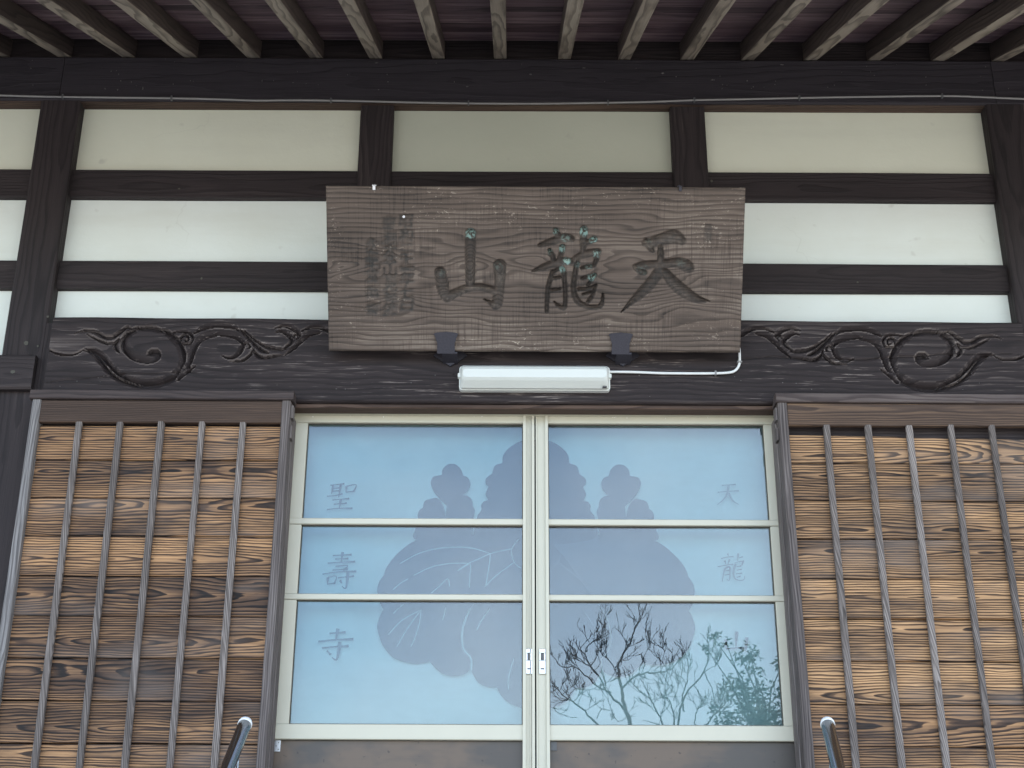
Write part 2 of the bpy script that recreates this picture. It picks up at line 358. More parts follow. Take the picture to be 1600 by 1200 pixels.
# ================================================================== ground and hall body
GZ = -1.5
tag(mobj('ground', [(-90, -120, GZ), (90, -120, GZ), (90, 60, GZ), (-90, 60, GZ)], [(0, 1, 2, 3)], M['ground']), 'pale gravel yard in front of the temple hall', 'ground', kind='structure')
hall = tag(empty('temple_hall', (0, 0, 0)), 'dark timbered temple hall front with white plaster bays, glass doors and slatted shutter boxes', 'temple')
YP, YB, YS, YR, YW = -0.02, -0.022, 0.0, 0.014, 0.040   # pillar, eave beam, short post, wall rail, plaster fronts
HALF = 3.9
zb0 = PZ(YB, (100, 158), (800, 164), (1500, 155))        # underside of the eave beam front
zb1 = PZ(YB, (100, 88.5), (800, 95), (1500, 90.5))       # its top
zpl = PZ(YW, (124, 168), (615, 177), (1050, 178), (1540, 171))
pl = (PX(YP, (60, 168), (27, 400), (5, 553)), PX(YP, (118, 168), (77, 440), (65, 553)))
pr = (PX(YP, (1548, 175), (1590, 480)), PX(YP, (1548, 175), (1590, 480)) + (pl[1] - pl[0]))
s1 = (PX(YS, (562, 172), (559, 285)), PX(YS, (614, 172), (611, 285)))
s2 = (PX(YS, (1049, 172), (1052, 285)), PX(YS, (1102, 172), (1106, 285)))
r1 = (PZ(YR, (300, 310), (1300, 311)), PZ(YR, (300, 267), (1300, 268)))
r2 = (PZ(YR, (300, 453), (1300, 453)), PZ(YR, (300, 410), (1300, 410)))
YK = -0.062
k0, k1 = PZ(YK, (600, 629), (1150, 629)), PZ(YK, (300, 498), (1300, 498))
print('pillar', pl, pr, 'posts', s1, s2, 'rails', r1, r2, 'beam', zb0, zb1, zpl, 'carved', k0, k1)
# pillars
pw = pl[1] - pl[0]
for x0 in (pl[0] - 1.83, pl[0], pr[0], pr[0] + 1.83):
    bar('pillar', x0 - (.012 if x0 > 1.5 else 0), x0 + pw + (.012 if x0 < 0 else 0), YP, YP + 0.16, GZ + 0.3, zb0 - 0.001, M['black_z'], hall, .006, .003)
for a in (s1, s2):
    bar('short_post', a[0], a[1], YS, YS + 0.09, k1 + 0.01, zb0 - .004, M['black_z'], hall, .004, .002)
# eave beam in three butted lengths
xj0, xj1 = P(97, 120, YB).x, P(1551, 120, YB).x
for a, b in ((-HALF, xj0 - .001), (xj0 + .001, xj1 - .001), (xj1 + .001, HALF)):
    bar('eave_beam', a, b, YB, YB + .16, zb0, zb1, M['eave_x'], hall, .005, .002)
bar('beam_underside', -HALF, HALF, YB + .012, YW + .03, zpl, zb0 - .002, M['brown_x'], hall, .003, .001)  # stands in for the beam's underside; unstained wood, ground bounce in its brown
# plaster and rails, bay by bay
bays = [(pl[0] - 1.83 + pw, pl[0]), (pl[1], pr[0]), (pr[0] + pw, pr[0] + 1.83)]
for bi, (a, b) in enumerate(bays):
    for z0, z1 in (r1, r2):
        bar('wall_rail', a + .001, b - .001, YR, YR + .07, z0, z1, M['black_x'], hall, .003, .0015)
    rows = [(r1[1], zpl), (r2[1], r1[0]), (k1 - .02 if bi == 1 else P(2, 553, YW).z - .05, r2[0])]
    for ri, (z0, z1) in enumerate(rows):
        cuts = [a - .01, b + .01]
        if bi == 1 and ri == 0: cuts = [a - .01, (s1[0]+s1[1])/2, (s2[0]+s2[1])/2, b + .01]
        for ci, (x0, x1) in enumerate(zip(cuts, cuts[1:])):
            pm = M['plaster'] if ri else M['plaster_grey'] if (bi == 1 and ci == 1) else M['plaster_eave_tint']
            o = bar('plaster_panel', x0 + .001, x1 - .001, YW, YW + .06, z0 - .012, z1 + .012, pm, hall, .001, axis='X')
            if ri == 0: o['label'] = 'greyed plaster panel above the name board' if pm == M['plaster_grey'] else 'cream plaster panel tinted for eave shade and ground bounce'
# side bays: lintel and boards below
YL = -0.05
l0, l1 = P(30, 607, YL).z, P(30, 554, YL).z
xl = P(52, 580, YL).x
for a, b in ((-HALF, xl), (-xl + .01, HALF)):
    bar('side_lintel', a, b, YL, YL + .12, l0, l1, M['black_x'], hall, .006, .002)
for sx in (-1, 1):
    for k in range(9):
        xb = sx * (2.02 + .2 * k)
        bar('wall_plank', min(xb, xb + sx*.196), max(xb, xb + sx*.196), .02, .045, -.05, l0 + .01, M['black_z'], hall, .003, .001)
    xj = sx * 1.93
    bar('side_post', xj - .022, xj + .022, -.045, .02, -.05, l0 - .001, M['black_z'], hall, .004, .001)
# hall body behind (closes the room to the sky)
rest = MB(); rest.box(-HALF, HALF, 5.9, 6.0, GZ, zb1)
rest.build('rear_wall', M['plaster'], hall)
for sx in (-1, 1):
    m = MB(); m.box(min(sx*HALF, sx*(HALF-.1)), max(sx*HALF, sx*(HALF-.1)), .05, 5.9, GZ, zb1); m.build('side_wall', M['plaster'], hall)
bar('interior_floor', -HALF + .1, HALF - .1, -.04, 5.9, -.14, -.03, M['brown_x'], hall, axis='X')
bar('ceiling', -HALF + .1, HALF - .1, .14, 5.9, zb1 - .06, zb1 - .02, M['brown_x'], hall, axis='X')

# ================================================================== eave
AL = R(25.5); u = Vector((0, -math.cos(AL), -math.sin(AL))); nn = Vector((0, -math.sin(AL), math.cos(AL)))
EAVE = 1.42
org = Vector((0, YB, zb1))
RH = .075
rx = [PX(YB, (x, 93)) for x in (0, 98, 197, 295, 395, 493, 587, 684, 782, 882, 977, 1075, 1171, 1269, 1367, 1467, 1563)]
sp = (rx[-1] - rx[0]) / (len(rx) - 1)
rx = [rx[0] - sp*i for i in range(8, 0, -1)] + rx + [rx[-1] + sp*i for i in range(1, 9)]
RM = Matrix((u, Vector((1, 0, 0)), nn)).transposed()
BM = Matrix((Vector((1, 0, 0)), -u, nn)).transposed()
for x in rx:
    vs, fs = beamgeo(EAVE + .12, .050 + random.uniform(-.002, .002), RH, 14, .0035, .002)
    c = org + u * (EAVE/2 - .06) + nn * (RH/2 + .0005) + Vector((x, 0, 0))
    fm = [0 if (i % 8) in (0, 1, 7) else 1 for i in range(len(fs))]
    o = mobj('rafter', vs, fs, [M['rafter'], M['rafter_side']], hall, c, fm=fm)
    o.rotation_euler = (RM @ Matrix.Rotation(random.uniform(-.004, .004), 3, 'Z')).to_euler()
bw = .088
nb = int((EAVE + .1) / bw)
for i in range(nb):
    s_ = -.05 + bw * (i + .5)
    vs, fs = beamgeo(2*HALF + .3, bw + .012, .011, 30, .002, .0025)
    c = org + u * s_ + nn * (RH + .014 + random.uniform(-.001, .001))
    o = mobj('roof_board', vs, fs, M['roofboard'], hall, c)
    o.rotation_euler = (BM @ Matrix.Rotation(-R(random.uniform(8, 12)), 3, 'X')).to_euler()
bar('eave_end_board', -HALF, HALF, YB + .03, YB + .05, zb1 + .001, zb1 + RH + .03, M['black_x'], hall, .002)
# roof mass over the boards, up to a ridge and down behind
def yz(s_, n_): return (org + u*s_ + nn*n_)
a0, a1 = yz(EAVE + .1, RH + .035), yz(EAVE + .1, RH + .16)
rid = yz(-3.6, RH + .16); ridb = yz(-3.6, RH + .035)
prof = [(a0.y, a0.z), (a1.y, a1.z), (rid.y, rid.z), (2*rid.y - a1.y, a1.z), (2*rid.y - a1.y, a0.z), (ridb.y, ridb.z)]
XE = HALF + .6
vs = [(-XE, y, z) for y, z in prof] + [(XE, y, z) for y, z in prof]; n = len(prof)
fs = [(0, 1, 2, 5), (5, 2, 3, 4), tuple(n + i for i in (5, 2, 1, 0)), tuple(n + i for i in (4, 3, 2, 5))] + [(i, i+n, (i+1) % n+n, (i+1) % n) for i in range(n)]
mobj('roof', vs, fs, M['tile'], hall)

# ================================================================== carved beam (relief as real depth)
def field_strokes(shape, x0, z0, dx, strokes, fn, over=False):
    """strokes: list of point lists [(x,z,halfwidth)]; fn(depth_old, s, t, kind) merged with max"""
    nz, nx = shape
    out = np.zeros(shape)
    X = x0 + dx*np.arange(nx); Z = z0 + dx*np.arange(nz)
    for pts, kind in strokes:
        best = np.full(shape, 9.0); sg = np.zeros(shape)
        for (ax, az, aw), (bx, bz, bw_) in zip(pts, pts[1:]):
            mw = max(aw, bw_) + dx
            i0, i1 = np.searchsorted(X, min(ax, bx) - mw), np.searchsorted(X, max(ax, bx) + mw)
            j0, j1 = np.searchsorted(Z, min(az, bz) - mw), np.searchsorted(Z, max(az, bz) + mw)
            if i1 <= i0 or j1 <= j0: continue
            xx, zz = np.meshgrid(X[i0:i1], Z[j0:j1])
            ex, ez = bx - ax, bz - az; L2 = ex*ex + ez*ez + 1e-12
            t = np.clip(((xx-ax)*ex + (zz-az)*ez)/L2, 0, 1)
            qx, qz = xx - ax - t*ex, zz - az - t*ez
            w = np.maximum(aw + (bw_-aw)*t, 1e-4)
            dd = np.sqrt(qx*qx + qz*qz)/w
            s = np.sign(ex*qz - ez*qx)*dd
            b = best[j0:j1, i0:i1]; m = dd < b
            b[m] = dd[m]; sg[j0:j1, i0:i1][m] = s[m]
        inside = best < 1
        val = np.where(inside, fn(sg, kind), 0)
        out = np.where(inside, val, out) if over else np.maximum(out, val)
    return out
def smooth_poly(pts, n=5):
    if len(pts) < 3: return pts
    out = []
    for i in range(len(pts)-1):
        p0, p1, p2, p3 = [np.array(pts[max(0, min(len(pts)-1, j))], float) for j in (i-1, i, i+1, i+2)]
        for k in range(n):
            t = k/n
            q = .5*((2*p1) + (-p0+p2)*t + (2*p0-5*p1+4*p2-p3)*t*t + (-p0+3*p1-3*p2+p3)*t**3)
            q[2] = max(q[2], min(p1[2], p2[2])*.7); out.append(tuple(q))
    out.append(tuple(pts[-1])); return out
A_ = [ # left carving, pixel tracing (zoom of 60,490 by 6.154); (points, which side is cut deep)
 ([(1040,395,5),(1090,395,55),(1110,400,70),(1085,415,72),(1000,430,52),(900,395,46),(835,320,44),(835,250,42),(870,200,40),(950,155,32)], 1),
 ([(930,150,10),(1000,145,26),(1080,145,30),(1150,160,28),(1200,180,12)], 1),
 ([(1190,150,6),(1240,190,32),(1310,250,36),(1360,320,36),(1385,400,36),(1375,480,34),(1330,560,34),(1200,630,34),(1040,655,32),(900,630,30),(760,560,26),(680,480,26),(610,400,28),(540,352,24),(450,340,8)], 1),
 ([(430,355,6),(520,385,18),(590,460,24),(660,555,24),(760,635,24),(880,682,24),(1000,705,26),(1150,690,30),(1300,632,30),(1420,560,30),(1505,505,8)], 1),
 ([(45,315,3),(150,372,13),(250,398,15),(350,392,12),(440,345,5)], -1),
 ([(345,198,3),(440,172,12),(540,185,22),(620,232,26),(700,238,26),(780,190,22),(850,138,14),(905,155,4)], 1),
 ([(470,205,4),(560,255,15),(650,290,18),(745,285,8)], 1),
 ([(770,255,14),(740,300,22),(755,345,20),(780,378,4)], -1),
 ([(1368,262,12),(1380,222,14),(1412,208,13),(1440,232,12),(1430,262,10),(1408,255,8)], 1),
 ([(1300,180,6),(1380,170,14),(1450,182,16),(1485,230,16),(1460,290,14),(1395,292,12)], -1)]
B_ = [
 ([(-40,580,30),(20,480,36),(60,360,40),(110,270,40),(190,215,40),(285,188,38),(300,170,8)], -1),
 ([(270,190,10),(340,185,36),(420,195,38),(500,222,36),(550,270,26),(560,300,8)], -1),
 ([(560,280,8),(535,330,30),(500,390,26),(430,425,20),(350,405,5)], 1),
 ([(85,185,10),(160,140,28),(270,112,30),(380,112,32),(460,125,28),(515,165,8)], -1),
 ([(-70,620,28),(0,560,28),(90,505,6)], -1),
 ([(556,325,12),(572,292,12),(602,290,12),(615,325,11),(592,335,7)], 1),
 ([(610,285,8),(650,310,14),(650,360,15),(610,410,18),(540,455,16),(420,460,5)], -1),
 ([(525,158,8),(590,225,24),(660,305,26),(730,355,24),(800,380,6)], 1),
 ([(650,365,16),(700,415,24),(760,425,20),(850,412,18),(945,395,5)], 1),
 ([(560,160,4),(640,235,10),(720,295,18),(800,330,22),(900,345,22),(965,340,6)], 1),
 ([(865,182,4),(920,160,24),(985,185,34),(1030,235,30),(1010,285,22),(940,335,6)], -1),
 ([(1040,218,12),(1058,196,12),(1085,215,10),(1068,235,7)], 1),
 ([(860,140,4),(960,112,24),(1050,145,28),(1105,195,18),(1090,240,10),(1050,240,6)], -1),
 ([(950,400,5),(1030,330,26),(1100,255,34),(1180,192,34),(1285,172,16)], -1),
 ([(1105,168,6),(1190,128,18),(1290,120,24),(1370,150,26),(1460,200,26),(1560,230,8)], -1)]
strokes = []
for lst, ox in ((A_, 60), (B_, 290)):
    for pts, side in lst:
        q = []
        for x, y, w in pts:
            p = P(ox + x/6.154, 490 + y/6.154, YK); q.append((p.x, p.z, w*.86/6.154/405))
        q = smooth_poly(q)
        strokes.append((q, side)); strokes.append(([(-x, z, w) for x, z, w in q], -side))
kx0, kx1 = P(68, 540, YK).x, P(1594, 540, YK).x
kx0, kx1 = (kx0 - kx1)/2, (kx1 - kx0)/2
DX = .0031
nx, nz = int((kx1-kx0)/DX)+1, int((k1-k0)/DX)+1
hf = field_strokes((nz, nx), kx0, k0, DX, strokes, lambda s, kd: .0025 + .027*np.clip((s*kd+1)/2, 0, 1)**1.5, True)
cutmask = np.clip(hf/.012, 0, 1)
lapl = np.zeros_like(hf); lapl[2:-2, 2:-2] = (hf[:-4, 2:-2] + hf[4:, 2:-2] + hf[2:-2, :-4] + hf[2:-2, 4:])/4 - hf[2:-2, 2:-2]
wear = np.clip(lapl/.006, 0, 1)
xs, zs = np.meshgrid(kx0 + DX*np.arange(nx), k0 + DX*np.arange(nz))
ys = YK + hf
# long checks (cracks) and rounded arrises
def crack(xa, za, xb, zb_, w, dep, seed):
    t = np.clip((xs-xa)/(xb-xa), 0, 1); zc = za + (zb_-za)*t + .006*np.sin(xs*9+seed) + .003*np.sin(xs*31+seed)
    return np.where((xs > xa) & (xs < xb), dep*np.clip(1-np.abs(zs-zc)/(w*np.sin(np.pi*np.clip(t, .02, .98))**.5), 0, 1), 0)
pa, pb = P(1150, 562, YK), P(1592, 553, YK)
ys = ys + crack(pa.x, pa.z, pb.x, pb.z, .004, .012, 1)
pa, pb = P(66, 597, YK), P(330, 578, YK); ys = ys + crack(pa.x, pa.z, pb.x, pb.z, .004, .008, 2)
pa, pb = P(700, 585, YK), P(1120, 600, YK); ys = ys + crack(pa.x, pa.z, pb.x, pb.z, .003, .006, 3)
edge = np.minimum(zs-k0, k0 + DX*(nz-1) - zs); ys = ys + .008*np.clip(1-edge/.009, 0, 1)**2
zs = zs + .002*np.sin(xs*3.1)*(zs-k0)/(k1-k0) + .0012*np.sin(xs*11)*(zs-k0)/(k1-k0)
def heightmesh(name, xs, ys, zs, yback, mat, parent, attrs, loc=(0, 0, 0)):
    nz, nx = xs.shape
    v = np.stack([xs, ys, zs], -1).reshape(-1, 3)
    idx = np.arange(nz*nx).reshape(nz, nx)
    f = np.stack([idx[:-1, :-1], idx[:-1, 1:], idx[1:, 1:], idx[1:, :-1]], -1).reshape(-1, 4)
    ring = np.concatenate([idx[0, :], idx[1:, -1], idx[-1, -2::-1], idx[-2:0:-1, 0]])
    bk = v[ring].copy(); bk[:, 1] = yback; nb_ = len(ring); base = len(v)
    v = np.concatenate([v, bk]); k = np.arange(nb_); k2 = (k+1) % nb_
    side = np.stack([ring[k], base+k, base+k2, ring[k2]], -1)
    f = np.concatenate([f, side])
    me = bpy.data.meshes.new(name)
    me.vertices.add(len(v)); me.vertices.foreach_set('co', v.astype(np.float32).ravel())
    nl = f.size; me.loops.add(nl + nb_); me.loops.foreach_set('vertex_index', np.concatenate([f.ravel(), (base+k)[::-1]]).astype(np.int32))
    me.polygons.add(len(f)+1); st = np.concatenate([np.arange(len(f))*4, [nl]]).astype(np.int32)
    me.polygons.foreach_set('loop_start', st)
    for an, av in attrs.items():
        at = me.attributes.new(an, 'FLOAT', 'POINT'); at.data.foreach_set('value', np.concatenate([av.ravel(), np.zeros(nb_)]).astype(np.float32))
    me.materials.append(mat); me.update(calc_edges=True); me.validate()
    o = bpy.data.objects.new(name, me); o.location = loc
    return link(o, parent)
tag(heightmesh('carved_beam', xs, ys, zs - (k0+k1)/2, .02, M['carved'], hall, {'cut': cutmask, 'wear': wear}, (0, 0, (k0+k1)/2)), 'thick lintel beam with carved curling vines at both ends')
bar('beam_tenon', pl[1] - .03, kx0 + .05, YP + .002, .06, k0 - .03, k1 - .004, M['black_z'], hall, .002)
bar('beam_tenon', -kx0 - .05, pr[0] + .03, YP + .002, .06, k0 - .03, k1 - .004, M['black_z'], hall, .002)
# brown track board under it
kt = PZ(-.03, (650, 641), (1030, 641))
bar('lintel_board', kx0 + .02, kx1 - .02, -.045, .10, kt, k0 - .001, M['brown_x'], hall, .003)

# ================================================================== sliding doors
YD = .030
xin = {-1: PX(YD, (817, 700), (817, 1100)), 1: PX(YD, (857, 700), (858, 1100))}
xmid = PX(YD, (836.5, 700), (836.5, 1100))
xg = {-1: PX(GLASS_Y, (483.5, 662), (473.5, 812), (464.5, 928), (449.5, 1131)), 1: PX(GLASS_Y, (1190.5, 663), (1201, 811), (1210, 928), (1225.5, 1133))}
zr = [PZ(YD, (650, 643), (1000, 643)), PZ(YD, (650, 660.5), (1000, 662)), PZ(YD, (650, 810), (1000, 811)), PZ(YD, (650, 819.5), (1000, 821)),
      PZ(YD, (650, 928), (1000, 929.5)), PZ(YD, (650, 937), (1000, 939)), PZ(YD, (650, 1131.5), (1000, 1133)), PZ(YD, (650, 1156), (1000, 1157.5))]
print('doors', xin, xmid, xg, zr)
h0 = zr[0]
for sx in (-1, 1):
    xo = xg[sx] + sx * .095
    lo, hi = (xo, xmid - .0025) if sx < 0 else (xmid + .0025, xo)
    door = empty('sliding_door', ((lo+hi)/2, YD, 0.0), hall)
    # outer stile, split by the rails that run across it
    ranges = [(zr[3], zr[2]), (zr[5], zr[4]), (zr[1], zr[3])]
    a, b = sorted((xg[sx], xo))
    for z1_, z0_ in ((zr[1], zr[2]), (zr[3], zr[4]), (zr[5], zr[6])):
        bar('outer_stile', a, b, YD + .004, YD + .036, z0_ + .0008, z1_ - .0008, M['alu'], door, .0015)
    for nm, z1_, z0_ in (('top_rail', zr[0] - .001, zr[1]), ('cross_rail', zr[2], zr[3]), ('cross_rail', zr[4], zr[5]), ('bottom_rail', zr[6], zr[7])):
        a, b = sorted((xin[sx], xo))
        bar(nm, a, b, YD, YD + .04, z0_, z1_, M['alu'], door, .0025, axis='X')
    # meeting stile: a folded section with raised lips
    a, b = sorted((xin[sx], xmid + sx*.0025)); w_ = b - a
    m = MB(); m.box(a, b, YD + .002, YD + .04, .02, zr[0] - .001, .0015)
    g0 = (a, a + .010) if sx < 0 else (b - .010, b)
    m.box(*g0, YD - .008, YD + .001, .02, zr[0] - .003, .001)
    if sx < 0:
        m.box(a + w_*.60, a + w_*.66, YD - .004, YD + .001, .02, zr[0] - .003, .0008); m.box(b - .009, b, YD - .006, YD + .001, .02, zr[0] - .003, .001)
    else:
        m.box(a, a + .004, YD - .004, YD + .001, .02, zr[0] - .003, .0008)
    m.build('meeting_stile', M['alu'], door, ((a+b)/2, YD, (zr[0]+.02)/2))
    # panes
    a, b = sorted((xg[sx], xin[sx]))
    for z1_, z0_ in ((zr[1], zr[2]), (zr[3], zr[4]), (zr[5], zr[6])):
        bar('glass_pane', a - .004, b + .004, GLASS_Y, GLASS_Y + .005, z0_ - .004, z1_ + .004, M['glass'], door, .0003, axis='X')
        m = MB()
        for q0, q1, c0, c1 in ((a, b, z1_ - .003, z1_ + .0005), (a, b, z0_ - .0005, z0_ + .003), (a - .0005, a + .003, z0_, z1_), (b - .003, b + .0005, z0_, z1_)):
            m.box(q0, q1, GLASS_Y - .004, GLASS_Y - .0004, c0, c1, .0003)
        m.build('gasket', M['alu_dark'], door, ((a+b)/2, GLASS_Y, (z0_+z1_)/2))
    a, b = sorted((xo - sx*.004, xin[sx]))
    bar('lower_panel', a, b, YD + .016, YD + .03, .09, zr[7] - .0008, M['lower'], door, .001, axis='X')
    bar('foot_rail', *sorted((xo, xin[sx])), YD, YD + .04, .015, .089, M['alu'], door, .002, axis='X')
    # flush pull with a finger recess and a screw slot
    hx = PX(YD, (826.7, 1034)) if sx < 0 else PX(YD, (847.5, 1035))
    hz0, hz1 = PZ(YD, (830, 1053.5)), PZ(YD, (830, 1014))
    m = MB(); hw = .0098; yf = YD - .004
    hh = hz1 - hz0; zc0, zc1 = hz1 - hh*.46, hz1 - hh*.17
    m.box(hx - hw, hx + hw, yf, YD + .001, hz0, zc0, .0012); m.box(hx - hw, hx + hw, yf, YD + .001, zc1, hz1, .0012)
    m.box(hx - hw, hx - hw*.55, yf, YD + .001, zc0, zc1, .0008); m.box(hx + hw*.55, hx + hw, yf, YD + .001, zc0, zc1, .0008)
    m.box(hx - hw*.55, hx + hw*.55, YD - .0008, YD + .001, zc0, zc1, .0002, 1)
    m.box(hx - hw*.6, hx + hw*.6, yf - .0006, yf + .0005, hz0 + hh*.18, hz0 + hh*.235, .0002, 1)
    m.build('flush_handle', [M['chrome'], M['slot']], door, (hx, YD, (hz0+hz1)/2))
    # small corner plate under the bottom rail
    q = ((427.5, 437.5, 1157.5, 1174.5) if sx < 0 else (860.5, 870, 1158.5, 1173))
    yq = YD + .012
    x0, x1 = P(q[0], q[3], yq).x, P(q[1], q[3], yq).x; z0, z1 = P(q[0], q[3], yq).z, zr[7] - .001
    m = MB(); m.box(x0, x1, yq, YD + .017, z0, z1, .0008)
    for fx, fz in ((.7, .8), (.35, .5), (.7, .2)):
        cx, cz = x0 + (x1-x0)*fx, z0 + (z1-z0)*fz
        m.prism([(cx + .0022*math.cos(t), cz + .0022*math.sin(t)) for t in np.linspace(0, 2*math.pi, 9)[:-1]], yq - .0006, yq + .0005, 1)
    m.build('corner_plate', [M['chrome'] if sx < 0 else M['slot'], M['slot']], door, ((x0+x1)/2, yq, (z0+z1)/2))
bar('door_head', PX(YD, (440, 650)), -PX(YD, (440, 650)), YD - .012, YD + .06, zr[0] + .0012, kt - .0005, M['alu'], hall, .001, axis='X')
# white flecks of old insect cases stuck along the head of the doors
m = MB()
for i in range(120):
    x = random.uniform(-.9, .92); z = zr[0] - random.random()**2 * .022 - .002; s_ = random.uniform(.0012, .0028)
    if abs(x - xmid) < .06: continue
    m.prism([(x + s_*math.cos(t)*random.uniform(.6, 1.4), z + s_*math.sin(t)*random.uniform(.5, 1.1)) for t in np.linspace(0, 2*math.pi, 7)[:-1]], YD - .0016, YD - .0002)
tag(m.build('dried_flecks', M['white_end'], hall), kind='stuff')

# ================================================================== shutter boxes
YF = -0.10
def shutter_box(sx):
    mx = (lambda *p: p) if sx < 0 else None
    def X(Y, y, xl_, xr_): return PX(Y, (xl_, y)) if sx < 0 else PX(Y, (xr_, y))
    cz0, cz1 = PZ(YF - .012, (250, 625.5), (1420, 627)), PZ(YF - .012, (250, 612), (1420, 613))
    tz = PZ(YF, (250, 662), (1420, 664))
    xo_cap, xi_cap = X(YF - .012, 618, 47, 1629), X(YF - .012, 618, 459, 1212)
    po = (X(YF, 640, 50, 1626), X(YF, 640, 63.5, 1612.5))          # outer post edges
    pi_ = (X(YF, 640, 440.5, 1230), X(YF, 640, 453.5, 1216))       # inner post edges
    box = empty('shutter_box', ((xo_cap + xi_cap)/2, YF + .06, 0), hall)
    S = sorted
    bar('cap_board', *S((xo_cap, xi_cap)), YF - .016, YF + .10, cz0, cz1, M['capboard'], box, .003, .001)
    for a, b in (po, pi_):
        bar('corner_post', *S((a, b)), YF - .008, YF + .055, .02, cz0 - .0008, M['post_pale'] if a == po[0] and sx < 0 else M['post'], box, .004, .0015)
    # inner return of the box seen edge on beside the doors
    xr_ = pi_[1] + (.003 if sx < 0 else -.003)
    bar('return_post', *S((xr_, xr_ - (-1 if sx < 0 else 1)*-.028)), YF + .056, YF + .125, .02, cz0 - .03, M['post'], box, .003, .001)
    for zz in (.012, .085):
        a = pi_[1]; bar('peg_end', *S((a, a + (.009 if sx < 0 else -.009))), YF + .01, YF + .045, cz0 - zz - .045, cz0 - zz, M['post'], box, .002)
    a, b = S((po[1], pi_[0]))
    bar('top_board', a + .0006, b - .0006, YF - .004, YF + .02, tz, cz0 - .001, M['topboard'], box, .003, .001)
    zsm = [722.5, 781.5, 841, 903.5, 966, 1032, 1099, 1165.5]
    edges = [PZ(YF + .024, (250, y), (1420, y)) for y in zsm]
    st = (edges[-2] - edges[-1])
    zz = [tz - .004 if sx < 0 else tz - .026] + edges
    while zz[-1] > .2: zz.append(zz[-1] - st)
    zz.append(.03)
    for i in range(len(zz)-1):
        vs, fs = beamgeo(b - a - .001, .016, zz[i] - zz[i+1] - .0028, 24, .0028, .0014)
        c = ((a+b)/2, YF + .026 + random.uniform(-.0015, .0015), (zz[i] + zz[i+1])/2)
        if sx > 0 and i == 0:   # top plank has slipped at its far end
            vs = [(v[0], v[1], v[2] - (.014*(v[0]/(b-a) + .5) if v[2] > 0 else 0)) for v in vs]
        o = mobj('plank', vs, fs, M['plank'] if (sx < 0 or i >= 7) else M['plank_light'], box, c)
        o.rotation_euler[0] = R(random.uniform(-.9, .9))
    if True:
        bar('backing_board', a, b, YF + .040, YF + .046, .03, tz + .02, M['black_x'], box, .001)
    bt = ((117.5, 128.5), (181.5, 192.5), (246, 257), (310, 320.5), (373.5, 384.5)) if sx < 0 else ((1286, 1297), (1351, 1361.5), (1415, 1425.5), (1480, 1490.5), (1544, 1554.5))
    for p0, p1 in bt:
        x0, x1 = PX(YF, (p0, 664)), PX(YF, (p1, 664))
        w_ = x1 - x0
        vs, fs = beamgeo(tz - .03 + .004, .018, w_*.92, 40, .003, .0012)
        tw = random.uniform(-.35, .35)
        nv = []
        for v in vs:
            th = tw * v[0]; y, z = v[1], v[2]
            nv.append((-(z*math.cos(th) - y*math.sin(th)*.4), y, v[0]))
        mobj('batten', nv, fs, M['batten'], box, ((x0+x1)/2, YF + .0055, (tz + .004 + .03)/2))
    return box
tag(shutter_box(-1), 'dark brown planked shutter box with five grey battens'); tag(shutter_box(1), 'paler worn shutter box with orange grain and a slipped top plank')

# ================================================================== curtain with printed crest behind the glass
YC = .13
def strip2(pts, w):                      # ribbon polygon in XZ
    L_, R_ = [], []
    for i, p in enumerate(pts):
        a, b = pts[max(i-1, 0)], pts[min(i+1, len(pts)-1)]
        d = Vector((b[0]-a[0], b[1]-a[1])); d = d.normalized() if d.length else Vector((1, 0)); nrm = Vector((-d.y, d.x))
        ww = w*(.6 if i in (0, len(pts)-1) else 1)/2
        L_.append((p[0]+nrm.x*ww, p[1]+nrm.y*ww)); R_.append((p[0]-nrm.x*ww, p[1]-nrm.y*ww))
    return L_, R_
def add_strip(m, pts, w, y, mi=0):
    L_, R_ = strip2(pts, w); n = len(pts)
    vs = [(x, y, z) for x, z in L_] + [(x, y, z) for x, z in R_]
    m.add(vs, [(i, i+n, i+n+1, i+1) for i in range(n-1)], mi)
cz0, cz1 = .12, zr[0] + .06
nx_, nz_ = 120, 40
vs, fs = [], []
for j in range(nz_+1):
    for i in range(nx_+1):
        x = -.98 + 1.96*i/nx_; z = cz0 + (cz1-cz0)*j/nz_
        vs.append((x, YC + .004 + .003*math.sin(x*21 + .6*math.sin(z*3)) + .002*math.sin(x*47+z*2), z))
for j in range(nz_):
    for i in range(nx_):
        a = j*(nx_+1)+i; fs.append((a, a+1, a+nx_+2, a+nx_+1))
cur = tag(mobj('curtain', vs, fs, M['curtain'], smooth=True), 'white temple curtain with a dark leaf crest hanging behind the glass doors', 'curtain')
MIRX = PX(YC, (837.5, 900))
def cp(px, py, y=YC - .003):
    p = P(px, py, y); return (p.x, p.z)
def mir(pts): return [(2*MIRX - x, z) for x, z in pts]
def dens(pts, n=5):
    q = smooth_poly([(x, z, 1.0) for x, z in pts], n); return [(a, b) for a, b, _ in q]
def curves(*segs):                       # each lobe smoothed alone so that the notches stay sharp
    out = []
    for s_ in segs: out += dens([cp(*p) for p in s_], 5)
    return out
leaf_l = curves([(812, 850), (790, 841), (747, 836), (691, 836), (650, 845), (622, 865), (605, 886), (600, 899)],
                [(600, 899), (592, 912), (590, 926), (593, 940), (599, 953)],
                [(599, 953), (592, 968), (590, 984), (597.5, 1007), (612, 1026), (631, 1035), (652, 1038), (672, 1035)],
                [(672, 1035), (679, 1043), (691, 1053), (708, 1057), (725, 1054), (734, 1048)],
                [(736, 1030), (723, 1013), (721, 984), (735, 951), (780, 900)])
